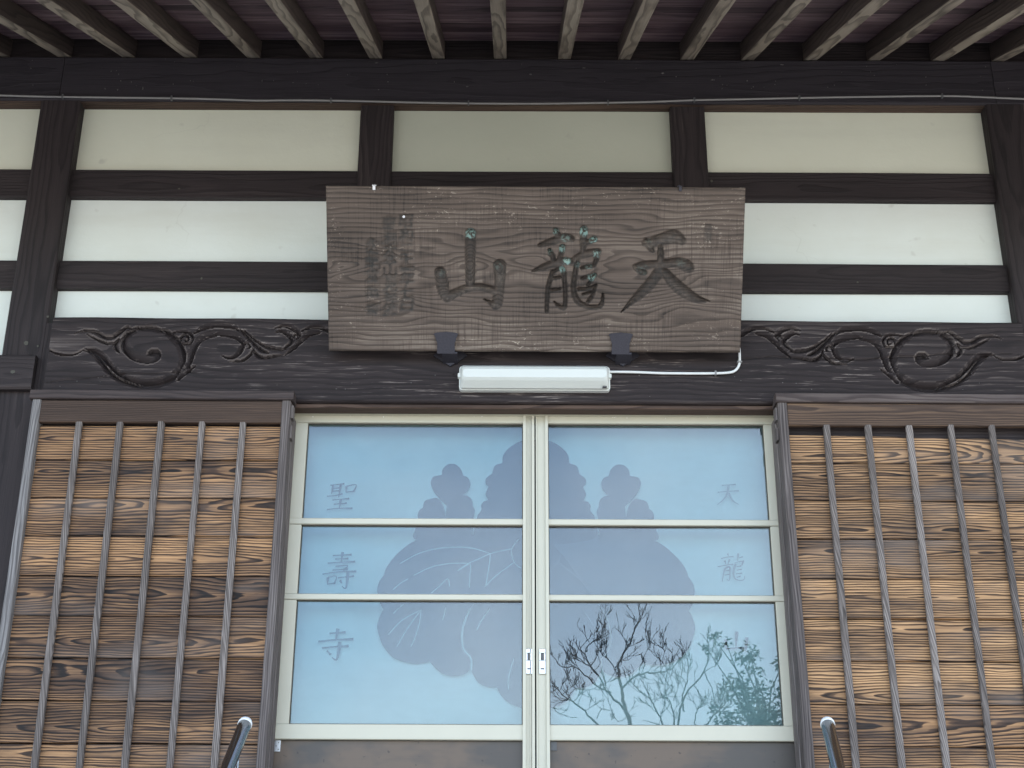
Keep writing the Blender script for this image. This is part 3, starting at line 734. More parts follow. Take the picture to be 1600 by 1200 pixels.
leaf_c = curves([(837.5, 850), (812, 850)], [(812, 850), (790, 875), (770, 905), (736, 951), (723, 984), (724.5, 1012), (737, 1030)], [(737, 1050), (747.5, 1067), (762, 1074), (776, 1075)],
                [(777, 1076), (783, 1087), (795, 1099), (812, 1106)], [(814, 1107), (826, 1112), (837.5, 1113)])
leaf_c = leaf_c + mir(leaf_c)[::-1]
def blob(cx, cy, r, k=1.0): return [cp(cx + r*math.cos(t), cy + r*k*math.sin(t)) for t in np.linspace(0, 2*math.pi, 21)[:-1]]
fl = curves([(703, 800), (697, 790), (680, 772), (673.5, 757), (676, 747), (684, 744), (690.5, 743)], [(690.5, 743), (692, 734), (699, 727), (706, 725.5), (713, 727), (720, 734), (724, 744)],
            [(724, 744), (731, 747), (735, 756), (732, 766), (722, 776), (712, 790), (706, 800)])
side_l = [curves([(700, 838), (695, 800), (690, 786), (683, 779), (673, 780), (664, 784), (661, 793)], [(661, 794), (655, 799), (653, 808), (656, 817)], [(654, 818), (649, 828), (650, 844), (700, 842)]),
          curves([(705, 838), (706, 796), (711, 784), (719, 776), (729, 775), (737, 781), (739, 791)], [(739, 792), (742, 799), (740, 812)], [(739, 813), (738, 838)])]
cent = curves([(838, 688), (815, 690), (798, 699), (787, 711), (785, 724)], [(783, 725), (773, 729), (769, 741)], [(769, 741), (760, 748), (759, 756), (763, 761)], [(763, 762), (759, 773), (762, 782), (756, 784)],
              [(756, 784), (752, 790), (752, 798), (746, 806)], [(746, 807), (743, 820), (744, 840), (790, 850), (838, 850)])
def flatpoly(m, pts, y, mi=0):
    q = []
    for p in pts:
        if not q or (p[0]-q[-1][0])**2 + (p[1]-q[-1][1])**2 > 1e-7: q.append(p)
    tri = tessellate_polygon([[Vector((x, z, 0)) for x, z in q]])
    out = []
    for t in tri:
        (ax, az), (bx, bz), (cx, cz) = (q[i] for i in t)
        out.append(t if (bx-ax)*(cz-az) - (bz-az)*(cx-ax) > 0 else t[::-1])
    ta = sum(abs((q[t[1]][0]-q[t[0]][0])*(q[t[2]][1]-q[t[0]][1]) - (q[t[1]][1]-q[t[0]][1])*(q[t[2]][0]-q[t[0]][0])) for t in out)/2
    pa = abs(sum(q[i-1][0]*q[i][1]-q[i][0]*q[i-1][1] for i in range(len(q))))/2
    m.add([(x, y, z) for x, z in q], out, mi)
Y1, Y2 = YC - .0090, YC - .0105
crest = empty('crest', (MIRX, YC, P(800, 960, YC).z), cur)
Z3 = [
 [(345,970),(500,885),(650,845),(800,832),(950,840),(1100,885)], [(1275,845),(1190,862),(1100,885),(1000,930),(920,965),(820,1030)],
 [(460,1067),(600,1000),(750,968),(920,965)], [(930,965),(936,1010),(930,1067),(925,1170)], [(1100,885),(1095,950),(1085,1010),(1060,1160)], [(1050,1165),(1150,1067),(1300,955)],
 [(1335,765),(1285,830),(1275,880),(1300,960),(1350,1005)]]
Z4 = [[(375,120),(310,160),(260,205)], [(750,60),(830,10)], [(545,230),(610,175),(670,120),(685,180)], [(340,310),(300,345),(260,385)], [(470,355),(330,430),(225,540)], [(470,355),(370,490),(290,630)],
      [(470,355),(460,450),(430,550),(395,630)], [(655,335),(645,390),(630,430)], [(985,345),(920,440),(885,510)], [(1165,720),(1130,850),(1125,950)]]
veins = [[(560 + x/5.333, 700 + y/5.333) for x, y in l] for l in Z3] + [[(560 + x/4.8, 880 + y/4.8) for x, y in l] for l in Z4]
for mirrored in (False, True):
    f = mir if mirrored else (lambda q: q)
    m = MB(); flatpoly(m, f(leaf_l), Y1)
    for l in veins: add_strip(m, f(dens([cp(*p) for p in l], 4)), .0034, Y2, 1)
    cm = M['crest_hazed'] if mirrored else M['crest']
    m.build('leaf_print', [cm, cm if mirrored else M['vein']], crest, ((f([leaf_l[0]])[0][0]), Y1, leaf_l[0][1]))
    m = MB(); flatpoly(m, f(fl), Y1 - .0002)
    for s_ in side_l: flatpoly(m, f(s_), Y1 - .0001)
    add_strip(m, f([cp(703, 780), cp(703, 812), cp(703, 842)]), .030, Y1 - .00015)
    m.build('flower_print', [cm], crest, (f([fl[0]])[0][0], Y1, fl[0][1]))
m = MB(); flatpoly(m, leaf_c, Y1 - .0003)
for f in ((lambda q: q),):
    add_strip(m, f(dens([cp(735, 951), cp(723, 984), cp(724, 1013), cp(736, 1030), cp(736, 1050)], 5)), .006, Y2 - .0003, 1)
m.build('leaf_print', [M['crest'], M['vein']], crest, (MIRX, Y1, leaf_c[0][1]))
m = MB(); flatpoly(m, cent + mir(cent)[::-1], Y1 - .0004)
m.build('flower_print', [M['crest']], crest, (MIRX, Y1, cent[0][1]))

def glyph(ch, shear=0.0, offset=0.0):
    c = bpy.data.curves.new('glyph', 'FONT'); c.body = ch; c.size = 1; c.resolution_u = 3; c.shear = shear; c.offset = offset
    o = bpy.data.objects.new('glyph', c); col.objects.link(o)
    dg = bpy.context.evaluated_depsgraph_get(); me = bpy.data.meshes.new_from_object(o.evaluated_get(dg))
    v = np.array([p.co[:2] for p in me.vertices]); fcs = [list(p.vertices) for p in me.polygons]
    bpy.data.objects.remove(o); bpy.data.curves.remove(c); bpy.data.meshes.remove(me)
    if len(v) == 0: return np.zeros((0, 2)), []
    v = (v - v.min(0)) / (v.max(0) - v.min(0)) - .5
    return v, fcs
BR = {
 'sei': [[(.05,.08),(.55,.02)],[(.15,.08),(.15,.42)],[(.42,.05),(.43,.54)],[(.15,.2),(.42,.18)],[(.15,.31),(.42,.29)],[(0,.5),(.3,.47),(.55,.4)],[(.63,.12),(.66,.36)],[(.63,.12),(.98,.06),(.92,.33)],[(.66,.34),(.92,.31)],[(.22,.64),(.82,.58)],[(.52,.6),(.52,.95)],[(.3,.8),(.76,.75)],[(.08,1.0),(.5,.95),(1,.95)]],
 'ju': [[(.5,0),(.5,.28)],[(.22,.1),(.78,.07)],[(.3,.2),(.7,.18)],[(.1,.31),(.92,.26)],[(.35,.4),(.72,.37),(.6,.5)],[(.28,.5),(.74,.47)],[(0,.61),(.5,.55),(1,.53)],[(.18,.7),(.2,.9)],[(.18,.7),(.43,.67),(.4,.88)],[(.2,.88),(.4,.86)],[(.48,.71),(.95,.66)],[(.75,.56),(.77,.8),(.76,1.0),(.64,.94)],[(.55,.78),(.63,.86)]],
 'ji': [[(.5,0),(.5,.2),(.49,.38)],[(.28,.15),(.74,.11)],[(0,.41),(.5,.35),(1,.33)],[(.14,.61),(.5,.57),(.9,.54)],[(.62,.42),(.64,.7),(.62,.98),(.48,.9)],[(.3,.70),(.43,.82)]],
 'ten': [[(.2,.12),(.8,.08)],[(.05,.43),(.5,.39),(.95,.36)],[(.5,.1),(.46,.5),(.3,.78),(.05,1.0)],[(.52,.46),(.72,.8),(1,.98)]],
 'san': [[(.48,0),(.49,.4),(.5,.85)],[(.05,.4),(.1,.9)],[(.1,.89),(.5,.84),(.95,.84)],[(.93,.3),(.93,.98)]],
 'ryu': [[((x-85)/835., (y-145)/955.) for x, y in l] for l in ([(360,150),(400,235)],[(175,325),(350,270),(550,250)],[(290,385),(330,510)],[(440,345),(390,510)],[(85,600),(330,545),(560,510)],[(325,640),(285,770),(258,1100)],[(330,640),(440,600),(465,740),(465,1050),(380,1010)],[(330,735),(450,715)],[(315,875),(450,855)],[(690,145),(680,400)],[(720,300),(830,255)],[(590,475),(720,425),(880,400)],[(855,400),(815,560)],[(665,595),(800,570)],[(625,495),(590,650),(580,850),(640,1000),(760,1050),(905,1030),(915,900)],[(670,715),(820,680)],[(650,840),(840,810)],[(680,950),(800,920)])]}
for ch, cx, cy, w, h, wd, mt in (('sei', 533, 777, 39, 38, 2.5, 'letter'), ('ju', 531.5, 892, 46, 50, 2.6, 'letter'), ('ji', 524, 1008, 47, 42, 3.3, 'letter'), ('ten', 1137, 773, 33, 32, 2.4, 'letter_hazed'), ('ryu', 1142, 888, 38, 39, 1.9, 'letter_mid'), ('san', 1150, 1003, 32, 26, 3.2, 'letter')):
    c = P(cx, cy, YC); m = MB()
    for li, l in enumerate(BR[ch]):
        q = [(c.x + (x-.5 + (.5-y)*.12)*w/405., c.z - (y-.5)*h/405.*1.03) for x, y in l]
        if len(q) == 2: q = [q[0], ((q[0][0]*2+q[1][0])/3, (q[0][1]*2+q[1][1])/3), ((q[0][0]+q[1][0]*2)/3, (q[0][1]+q[1][1]*2)/3), q[1]]
        q = dens(q, 3); n = len(q)
        horiz = abs(l[0][0]-l[-1][0]) > abs(l[0][1]-l[-1][1])
        L_, R_ = [], []
        for i, p in enumerate(q):
            a, b = q[max(i-1, 0)], q[min(i+1, n-1)]; d = Vector((b[0]-a[0], b[1]-a[1])).normalized(); t = i/(n-1)
            ww = wd/405.*(.62 if horiz else .95)*(1.25 - 1.1*abs(t-.12) if not horiz else .75 + 1.0*(t-.35)**2*1.6)*.62
            L_.append((p[0]-d.y*ww, p[1]+d.x*ww)); R_.append((p[0]+d.y*ww, p[1]-d.x*ww))
        yy = YC - .010 - li*.00004
        m.add([(x, yy, z) for x, z in L_] + [(x, yy, z) for x, z in R_], [(i, i+n, i+n+1, i+1) for i in range(n-1)])
    m.build('letter', M[mt], cur, (c.x, YC - .010, c.z))

# ================================================================== name board
YSB = -.125
pb_ = P(835, 550, YSB); db = -(M_CAM.inverted() @ (pb_ - CAM)).z
dt = db * 643.0 / 656.0
v_ = ray(835, 292); pt_ = CAM + v_ * dt
tilt = math.atan2(-(pt_.y - pb_.y), pt_.z - pb_.z)
bh = (pt_ - pb_).length; ctr = (pb_ + pt_)/2
xl_, xr_ = (PX(YSB, (513.5, 549)) + 0), PX(YSB, (1157.5, 550))
bwid = xr_ - xl_; ctr.x = (xl_ + xr_)/2
print('board tilt', math.degrees(tilt), 'h', bh, 'w', bwid, ctr)
RB = Matrix.Rotation(tilt, 3, 'X'); nrmb = RB @ Vector((0, -1, 0))
def SB(px, py):                          # pixel on the photograph of the board -> board coordinates
    d = ray(px, py); t = (ctr - CAM).dot(nrmb) / d.dot(nrmb); q = RB.transposed() @ (CAM + d*t - ctr)
    return q.x, q.z
DS = .003
nx, nz = int(bwid/DS)+1, int(bh/DS)+1
bx0, bz0 = -bwid/2, -bh/2
SC = 413.0
def zoomst(ox, oy, sc, *strs):
    out = []
    for st in strs:
        q = []
        for x, y, w in st:
            a, b = SB(ox + x/sc, oy + y/sc); q.append((a, b, w/sc/SC/2))
        out.append((smooth_poly(q, 4), 1))
    return out
yama = zoomst(660, 340, 7.5, [(565,185,115),(562,300,118),(560,480,112),(560,620,108),(558,800,100)], [(205,640,120),(228,750,130),(250,860,135),(290,930,120)],
              [(290,930,110),(400,880,95),(540,825,90),(690,815,85),(850,865,85),(900,880,60)], [(905,565,145),(908,700,118),(895,860,112),(875,1000,115),(850,1030,90)], [(870,1025,90),(790,995,45),(715,955,8)])
ten = zoomst(960, 340, 7.5, [(360,300,70),(450,290,110),(590,245,135),(700,225,150),(790,270,95)], [(370,270,60),(420,340,90),(450,385,50)], [(245,575,60),(340,560,90),(480,545,85),(620,535,85),(760,530,110),(850,570,130),(890,600,80)],
             [(540,340,60),(545,470,80),(530,600,110),(450,740,120),(320,880,105),(200,990,60),(75,1115,6)], [(250,600,40),(330,640,70),(370,650,30)], [(590,640,90),(690,760,125),(820,870,125),(960,950,85),(1120,985,8)])
ryu = zoomst(820, 340, 7.5, [(360,150,60),(400,235,75)], [(175,325,50),(350,270,85),(470,240,95),(550,250,70)], [(290,385,50),(325,460,60),(330,510,40)], [(440,345,70),(425,430,60),(390,510,40)],
             [(85,630,20),(200,590,70),(330,545,85),(450,515,90),(560,510,60)], [(325,640,55),(285,770,55),(265,900,55),(258,1100,45)], [(330,640,40),(440,600,55),(465,740,55),(475,900,55),(465,1050,55),(400,1040,45),(335,980,10)],
             [(330,715,40),(415,700,35)], [(315,855,45),(415,838,35)], [(690,145,90),(690,270,85),(680,400,55)], [(720,300,50),(810,255,75)], [(590,475,55),(720,425,85),(860,400,70)], [(855,400,60),(840,480,65),(815,560,40)],
             [(665,595,40),(780,570,50)], [(625,495,55),(590,650,60),(572,830,65),(610,970,65),(720,1040,55),(850,1050,55),(905,1010,50),(915,900,25)], [(670,715,40),(790,690,50),(820,680,55)], [(810,690,45),(740,790,40)],
             [(640,840,50),(725,835,45),(830,800,40)], [(825,815,40),(790,920,45),(740,990,40)], [(680,900,30),(770,880,40)])
prof_fn = lambda s, kd: .019*np.clip(1 - np.abs(s)**2.2, 0, 1)**.7
strk = yama + ten + ryu
hf = field_strokes((nz, nx), bx0, bz0, DS, strk, prof_fn)
stain = np.clip(hf/.006, 0, 1)
gx, gz = bx0 + DS*np.arange(nx), bz0 + DS*np.arange(nz)
XX, ZZ = np.meshgrid(gx, gz)
# cut inscription columns (small characters)
def raster(ch, cx, cy, w, h):
    v, fcs = glyph(ch, .1, .008)
    ax, az = SB(cx, cy)
    v = v * np.array([w/SC, h/SC]) + np.array([ax, az]); out = np.zeros((nz, nx), bool)
    for fc in fcs:
        for k in range(1, len(fc)-1):
            a, b, c = v[fc[0]], v[fc[k]], v[fc[k+1]]
            lo, hi = np.minimum(np.minimum(a, b), c), np.maximum(np.maximum(a, b), c)
            i0, i1 = np.searchsorted(gx, lo[0]-DS*.5), np.searchsorted(gx, hi[0]+DS*.5); j0, j1 = np.searchsorted(gz, lo[1]-DS*.5), np.searchsorted(gz, hi[1]+DS*.5)
            if i1 <= i0 or j1 <= j0: continue
            xx, zz = np.meshgrid(gx[i0:i1], gz[j0:j1])
            e = lambda p, q: (q[0]-p[0])*(zz-p[1]) - (q[1]-p[1])*(xx-p[0])
            e1, e2, e3 = e(a, b), e(b, c), e(c, a); tol = DS*.12*max(np.hypot(*(b-a)), np.hypot(*(c-b)), np.hypot(*(a-c)))
            out[j0:j1, i0:i1] |= ((e1 > -tol) & (e2 > -tol) & (e3 > -tol)) | ((e1 < tol) & (e2 < tol) & (e3 < tol))
    return out
small = np.zeros((nz, nx), bool)
cols = [(635, 20, [('昭', 346), ('和', 368), ('二', 386), ('千', 404), ('一', 420), ('年', 435), ('七', 456), ('日', 476)]),
        (609, 20, [('曹', 348), ('洞', 371), ('大', 390), ('本', 405), ('山', 424), ('見', 444), ('禅', 464), ('師', 484)]),
        (581, 18, [('永', 382), ('平', 403), ('天', 416), ('真', 432), ('拙', 455), ('書', 482)])]
for cx, w, chs in cols:
    for ch, cy in chs:
        small |= raster(ch, cx + (cy-420)*.012, cy, w, 6 if ch in '一' else (10 if ch in '二' else 18))
sm = small.astype(float)
pad = np.pad(sm, 1); blur = sum(pad[1+dy:1+dy+nz, 1+dx_:1+dx_+nx] for dy in (-1, 0, 1) for dx_ in (-1, 0, 1))/9
hf = np.maximum(hf, .006*blur); stain = np.maximum(stain, np.clip(blur*1.7, 0, 1.25))
for (px0, py0, px1, py1) in ((1100, 350, 1113, 378),):
    a, b = SB(px0, py1), SB(px1, py0)
    m_ = (XX > a[0]) & (XX < b[0]) & (ZZ > a[1]) & (ZZ < b[1]); hf = np.where(m_, .003, hf); stain = np.where(m_, .75, stain)
a, b = SB(533, 411), SB(560, 385)
inn = (XX > a[0]) & (XX < b[0]) & (ZZ > a[1]) & (ZZ < b[1]); inn2 = (XX > a[0]+.006) & (XX < b[0]-.006) & (ZZ > a[1]+.006) & (ZZ < b[1]-.006)
fr_ = (inn & ~inn2) | (inn2 & (np.sin(XX*330)+np.sin(ZZ*290) > 1.0)); hf = np.where(fr_, .002, hf); stain = np.where(fr_, .4, stain)
pig = np.zeros((nz, nx))
for ox, oy, sc, pts in ((660, 340, 7.5, [(560,190,55,1), (890,570,50,.14), (225,655,45,.12)]), (820, 340, 7.5, [(362,165,38,.6), (700,165,55,1), (805,260,42,1), (440,362,42,.9), (845,430,42,.7), (495,515,42,.9), (445,605,38,.8), (785,690,48,.9), (480,235,48,.45), (750,572,36,.45), (300,400,32,.45), (620,560,36,.3)]),
                        (960, 340, 7.5, [(790,520,55,.10), (330,630,70,.12), (410,270,40,.12)])):
    for x, y, r_, s_ in pts:
        a, b = SB(ox + x/sc, oy + y/sc); d2 = ((XX-a)**2 + (ZZ-b)**2)/(r_/sc/SC)**2
        pig = np.maximum(pig, s_*np.clip(1.4 - d2, 0, 1))
pig *= np.clip(hf/.003, 0, 1)
# gentle weathering of the face and eased arrises
wv = np.zeros((nz, nx))
for j in range(0, nz):
    pass
hf = hf + .0012*np.sin(ZZ*70 + 2.2*np.sin(XX*5))*np.sin(XX*7) + .0015
ed = np.minimum(np.minimum(XX-bx0, bx0 + DS*(nx-1) - XX), np.minimum(ZZ-bz0, bz0 + DS*(nz-1) - ZZ)); hf = hf + .004*np.clip(1-ed/.006, 0, 1)
board = empty('name_board', pb_)
tag(board, 'weathered grey wooden name board with three large carved characters, tilted above the doors', 'sign')
bo = heightmesh('board_panel', XX, hf, ZZ, .036, M['sign'], board, {'stain': stain, 'pigment': pig}, ctr)
bo.rotation_euler = (tilt, 0, 0)
def bw_(x, y, z): return ctr + RB @ Vector((x, y, z))
# nail heads and the small hanging plates on its top edge
for px, py, r_ in ((631, 338.5, .0045),):
    a = SB(px, py); m = MB(); q = [(a[0] + r_*math.cos(t), a[1] + r_*math.sin(t)) for t in np.linspace(0, 2*math.pi, 13)[:-1]]
    m.prism(q, -.003, .004); o = m.build('nail_head', M['chrome'], board); o.location = ctr - pb_; o.rotation_euler = (tilt, 0, 0)
for px in (584.5, 1063):
    a = SB(px, 293)
    m = MB(); m.box(a[0]-.0045, a[0]+.0045, -.004, .002, bh/2-.013, bh/2+.003, .001); m.box(a[0]-.007, a[0]+.007, .002, .03, bh/2+.001, bh/2+.005, .001)
    o = m.build('hanging_plate', M['chrome'] if px < 600 else M['iron'], board); o.location = ctr - pb_; o.rotation_euler = (tilt, 0, 0)
    p0 = bw_(a[0], .02, bh/2 + .004); m = MB(); m.tube([p0, Vector((p0.x, YS - .01, p0.z + .10)), Vector((p0.x, YS + .01, p0.z + .105))], .004, 8)
    m.build('hanging_rod', M['iron'], board, p0)
# two forged brackets carrying the lower edge
for px, lab in ((697, 'black iron bracket under the board below the carved mountain character, on the left'), (969.5, 'black iron bracket under the board below the rightmost two characters')):
    a = SB(px, 548); zb = -bh/2
    br = tag(empty('iron_bracket', P(px, 560, YK)), lab, 'bracket', 'iron brackets holding the name board')
    c0 = a[0]
    # lip over the face
    m = MB()
    wt, wb, lh = 17.2/SC, 12.6/SC, .066
    ptsl = [(c0 - wb, zb - .006), (c0 - wb*.98, zb + lh*.45), (c0 - wt*.9, zb + lh*.8), (c0 - wt, zb + lh*.95), (c0 - wt*.8, zb + lh*1.0), (c0, zb + lh*1.05), (c0 + wt*.8, zb + lh*1.0), (c0 + wt, zb + lh*.95), (c0 + wt*.9, zb + lh*.8), (c0 + wb*.98, zb + lh*.45), (c0 + wb, zb - .006)]
    m.prism(ptsl, -.0055, -.0003)
    o = m.build('lip', M['iron'], br); o.location = ctr - br.location; o.rotation_euler = (tilt, 0, 0)
    # tongue back to the beam
    m = MB(); f0 = bw_(c0, -.005, zb - .006); hw = wb*.85
    yb = YK - .001; zw = f0.z - .012
    vs = [(c0-hw, f0.y, f0.z), (c0+hw, f0.y, f0.z), (c0+hw, yb, zw), (c0-hw, yb, zw)]
    vs = [(x, y, z+.006) for x, y, z in vs] + vs
    m.add(vs, [(3, 2, 1, 0)[::-1], (4, 5, 6, 7)[::-1], (0, 1, 5, 4), (1, 2, 6, 5), (2, 3, 7, 6), (3, 0, 4, 7)])
    m.build('tongue', M['iron'], br, (c0, f0.y, f0.z))
    # arrow pointed wall plate
    zt = P(px, 557, YK).z; zp = P(px, 573.5, YK).z; ww = 23.5/405
    m = MB(); m.prism([(c0 - ww, zt), (c0 - ww*.55, zt + .03), (c0 + ww*.55, zt + .03), (c0 + ww, zt), (c0 + ww*.5, zt - (zt-zp)*.5), (c0, zp), (c0 - ww*.5, zt - (zt-zp)*.5)], YK - .009, YK - .0005)
    m.build('wall_plate', M['iron'], br, (c0, YK, zt))

# ================================================================== wall lamp with its cable
x0, x1 = PX(YK - .05, (717, 590)), PX(YK - .05, (954, 590))
zt, zb_ = PZ(YK - .03, (835, 571)), PZ(YK - .03, (835, 608.5))
lamp = tag(empty('wall_lamp', ((x0+x1)/2, YK, zb_)), 'long white fluorescent lamp on the carved beam under the name board', 'lamp')
def rrect(x0, x1, z0, z1, r, n=5):
    out = []
    for cx, cz, a in ((x1-r, z1-r, 0), (x0+r, z1-r, 90), (x0+r, z0+r, 180), (x1-r, z0+r, 270)):
        for k in range(n+1):
            t = R(a + 90*k/n); out.append((cx + r*math.cos(t), cz + r*math.sin(t)))
    return out
m = MB(); m.prism(rrect(x0, x1, zb_, zt, .012), YK - .022, YK - .001)
m.prism(rrect(x0 - .005, x0 + .01, zb_ + .045, zb_ + .06, .003, 2), YK - .03, YK - .012); m.prism(rrect(x1 - .01, x1 + .005, zb_ + .045, zb_ + .06, .003, 2), YK - .03, YK - .012)
m.build('lamp_base', M['lampbase'], lamp, ((x0+x1)/2, YK, zb_))
zm = zb_ + (zt - zb_)*.42
rings = [(.0, .022, .010, zb_ + .002, zt - .002), (.0015, .034, .012, zb_ + .003, zt - .003), (.006, .060, .014, zm - .016, zm + .034), (.010, .068, .013, zm - .008, zm + .022)]
vs, fs = [], []
for ins, dep, r_, z0, z1 in rings:
    for x, z in rrect(x0 + .003 + ins, x1 - .003 - ins, z0, z1, min(r_, (z1-z0)*.45)): vs.append((x, YK - dep, z))
n = len(rrect(0, 1, 0, 1, .1))
for k in range(len(rings)-1):
    for i in range(n): fs.append((k*n+i, k*n+(i+1) % n, (k+1)*n+(i+1) % n, (k+1)*n+i))
fs.append(tuple((len(rings)-1)*n + i for i in range(n)))
m = MB(); m.add(vs, [tuple(reversed(f)) for f in fs]); o = m.build('diffuser', M['lamp'], lamp, ((x0+x1)/2, YK, zb_))
m = MB(); q = P(945, 604, YK - .05); m.box(q.x - .007, q.x + .007, YK - .05, YK - .035, q.z - .001, q.z + .003, .001); m.build('screw_slot', M['slot'], lamp, q)
pts = [P(*p, YK - .009) for p in ((950, 581), (990, 581.5), (1030, 583), (1070, 583.5), (1110, 583.5), (1136, 582.5), (1147, 580), (1153, 574), (1155.5, 566), (1155.5, 552), (1154.5, 540))]
sp_ = [Vector((a, YK - .009, b)) for a, b, _ in smooth_poly([(p.x, p.z, 1) for p in pts], 5)]
m = MB(); m.tube(sp_, .0045, 10); o = m.build('power_cord', M['cord_white'], lamp, pts[0], smooth=True)
for px, py, vert in ((1118, 583.3, 0), (1155.5, 566, 1)):
    q = P(px, py, YK - .009); m = MB()
    if vert: m.box(q.x - .008, q.x + .008, YK - .016, YK - .001, q.z - .003, q.z + .003, .001)
    else: m.box(q.x - .003, q.x + .003, YK - .016, YK - .001, q.z - .008, q.z + .008, .001)
    m.build('cord_clip', M['cord_grey'], lamp, q)

# ================================================================== cable along the eave beam
ys_ = YB - .008
pts = [(-60, 149), (0, 150), (50, 151.5), (100, 152.5), (185, 153.5), (270, 154.5), (340, 156), (400, 158), (460, 157.5), (540, 158.5), (640, 161), (730, 162.5), (840, 163), (950, 161.5), (1020, 160), (1085, 157.5), (1160, 156), (1250, 154), (1340, 152.5), (1475, 151), (1540, 153), (1600, 155.5), (1680, 157)]
w3 = smooth_poly([(P(x, y - 1, ys_).x, P(x, y - 1, ys_).z, 1) for x, y in pts], 4)
m = MB(); m.tube([(a, ys_, b) for a, b, _ in w3], .0040, 8)
cab = tag(m.build('power_cable', M['cord_grey'], None, (0, ys_, zb0), smooth=True), 'thin grey cable clipped along the bottom of the dark eave beam', 'cable')
for x, y in ((98, 152), (268, 154.5), (517, 158), (732, 162), (950, 161.5), (1085, 157.5), (1249, 154), (1472, 151)):
    q = P(x, y - 1, ys_); m = MB(); m.box(q.x - .003, q.x + .003, ys_ - .006, YB - .0005, q.z - .008, q.z + .009, .001); m.build('cable_clip', M['slot'], cab, q)

# ================================================================== steps and handrails
NS = 8; rise = (-.06 - GZ)/NS
st = tag(empty('stone_steps', (0, -1.4, GZ)), 'grey stone steps leading up to the glass doors', 'steps')
for i in range(NS):
    zt_ = -.06 - rise*i; y1 = -.55 - .30*i
    bar('step', -1.35, 1.35, y1 - .31, (-.06 if i == 0 else y1), zt_ - rise + .0, zt_, M['stone'], st, .012, .002, axis='X')
for cxp, lab, sgn in ((383, 'polished steel handrail in front of the left shutter box', -1), (1293, 'polished steel handrail in front of the right shutter box', 1)):
    dd = ray(cxp, 1131); p0 = CAM + dd * 4.0
    far = ray(cxp + (-.385 if sgn < 0 else .235)*100, 1231)
    # the rail runs down and out towards the yard
    sl = R(38)
    # direction in the plane of sight that keeps the rail's drawn slope, outward by cos, down by sin
    best = None
    for k in range(-60, 61):
        yaw = R(k); dv = Vector((math.sin(yaw)*math.cos(sl), -math.cos(yaw)*math.cos(sl), -math.sin(sl)))
        q = M_CAM.inverted() @ (p0 + dv*.3 - CAM); ix, iy = W0/2 + F*q.x/-q.z, H0/2 - F*q.y/-q.z
        slope = (ix - cxp)/(iy - 1131); e = abs(slope - (-.385 if sgn < 0 else .225))
        if best is None or e < best[0]: best = (e, dv)
    dv = best[1]; print('rail dir', dv, best[0], p0)
    hr = tag(empty('handrail', (p0.x, p0.y, -.06)), lab, 'handrail', 'handrails of the steps')
    Lr = 2.3
    m = MB(); m.tube([p0, p0 + dv*Lr], .0195, 20); m.build('rail', M['rail'], hr, p0, smooth=True)
    m = MB(); m.tube([p0 - dv*.012, p0 - dv*.009, p0 - dv*.0, p0 + dv*.010], [.012, .0185, .0205, .0205], 20); m.build('end_cap', M['white_end'], hr, p0, smooth=True)
    for t in (.16, 1.15, 2.1):
        a = p0 + dv*t; gz_ = max(GZ, -.06 - rise*max(0, math.ceil((-.55 - a.y)/.30))) if a.y < -.55 else -.06
        m = MB(); m.tube([a - Vector((0, 0, .012)), Vector((a.x, a.y, gz_))], .0165, 16)
        m.tube([Vector((a.x, a.y, gz_ + .02)), Vector((a.x, a.y, gz_))], [.02, .04], 16); m.build('rail_post', M['steel'], hr, (a.x, a.y, gz_), smooth=True)

# ================================================================== trees out in the yard (seen in the right door's glass)
TY = -12.5
def grow(m, p, d, r, depth, L, rnd, up=.28):
    """a twig: wandering tapered tube with side shoots"""
    n = 4; pts = [p]; rr = [r]; q = p.copy(); dd = d.copy()
    for i in range(n):
        dd = (dd + Vector((rnd.uniform(-.24, .24), rnd.uniform(-.2, .2), rnd.uniform(-.1, .25) + up*.3))).normalized()
        q = q + dd*(L/n); pts.append(q.copy()); rr.append(max(r*(1 - .7*(i+1)/n), .0034))
        if depth > 0 and rnd.random() < .6:
            sd_ = dd.cross(Vector((rnd.uniform(-1, 1), rnd.uniform(-1, 1), rnd.uniform(-1, 1)))).normalized()
            grow(m, q.copy(), (dd*.75 + sd_*.75 + Vector((0, 0, .2))).normalized(), max(rr[-1]*.75, .0034), depth-1, L*.62, rnd, up)
    m.tube(pts, rr, 5, cap=False)
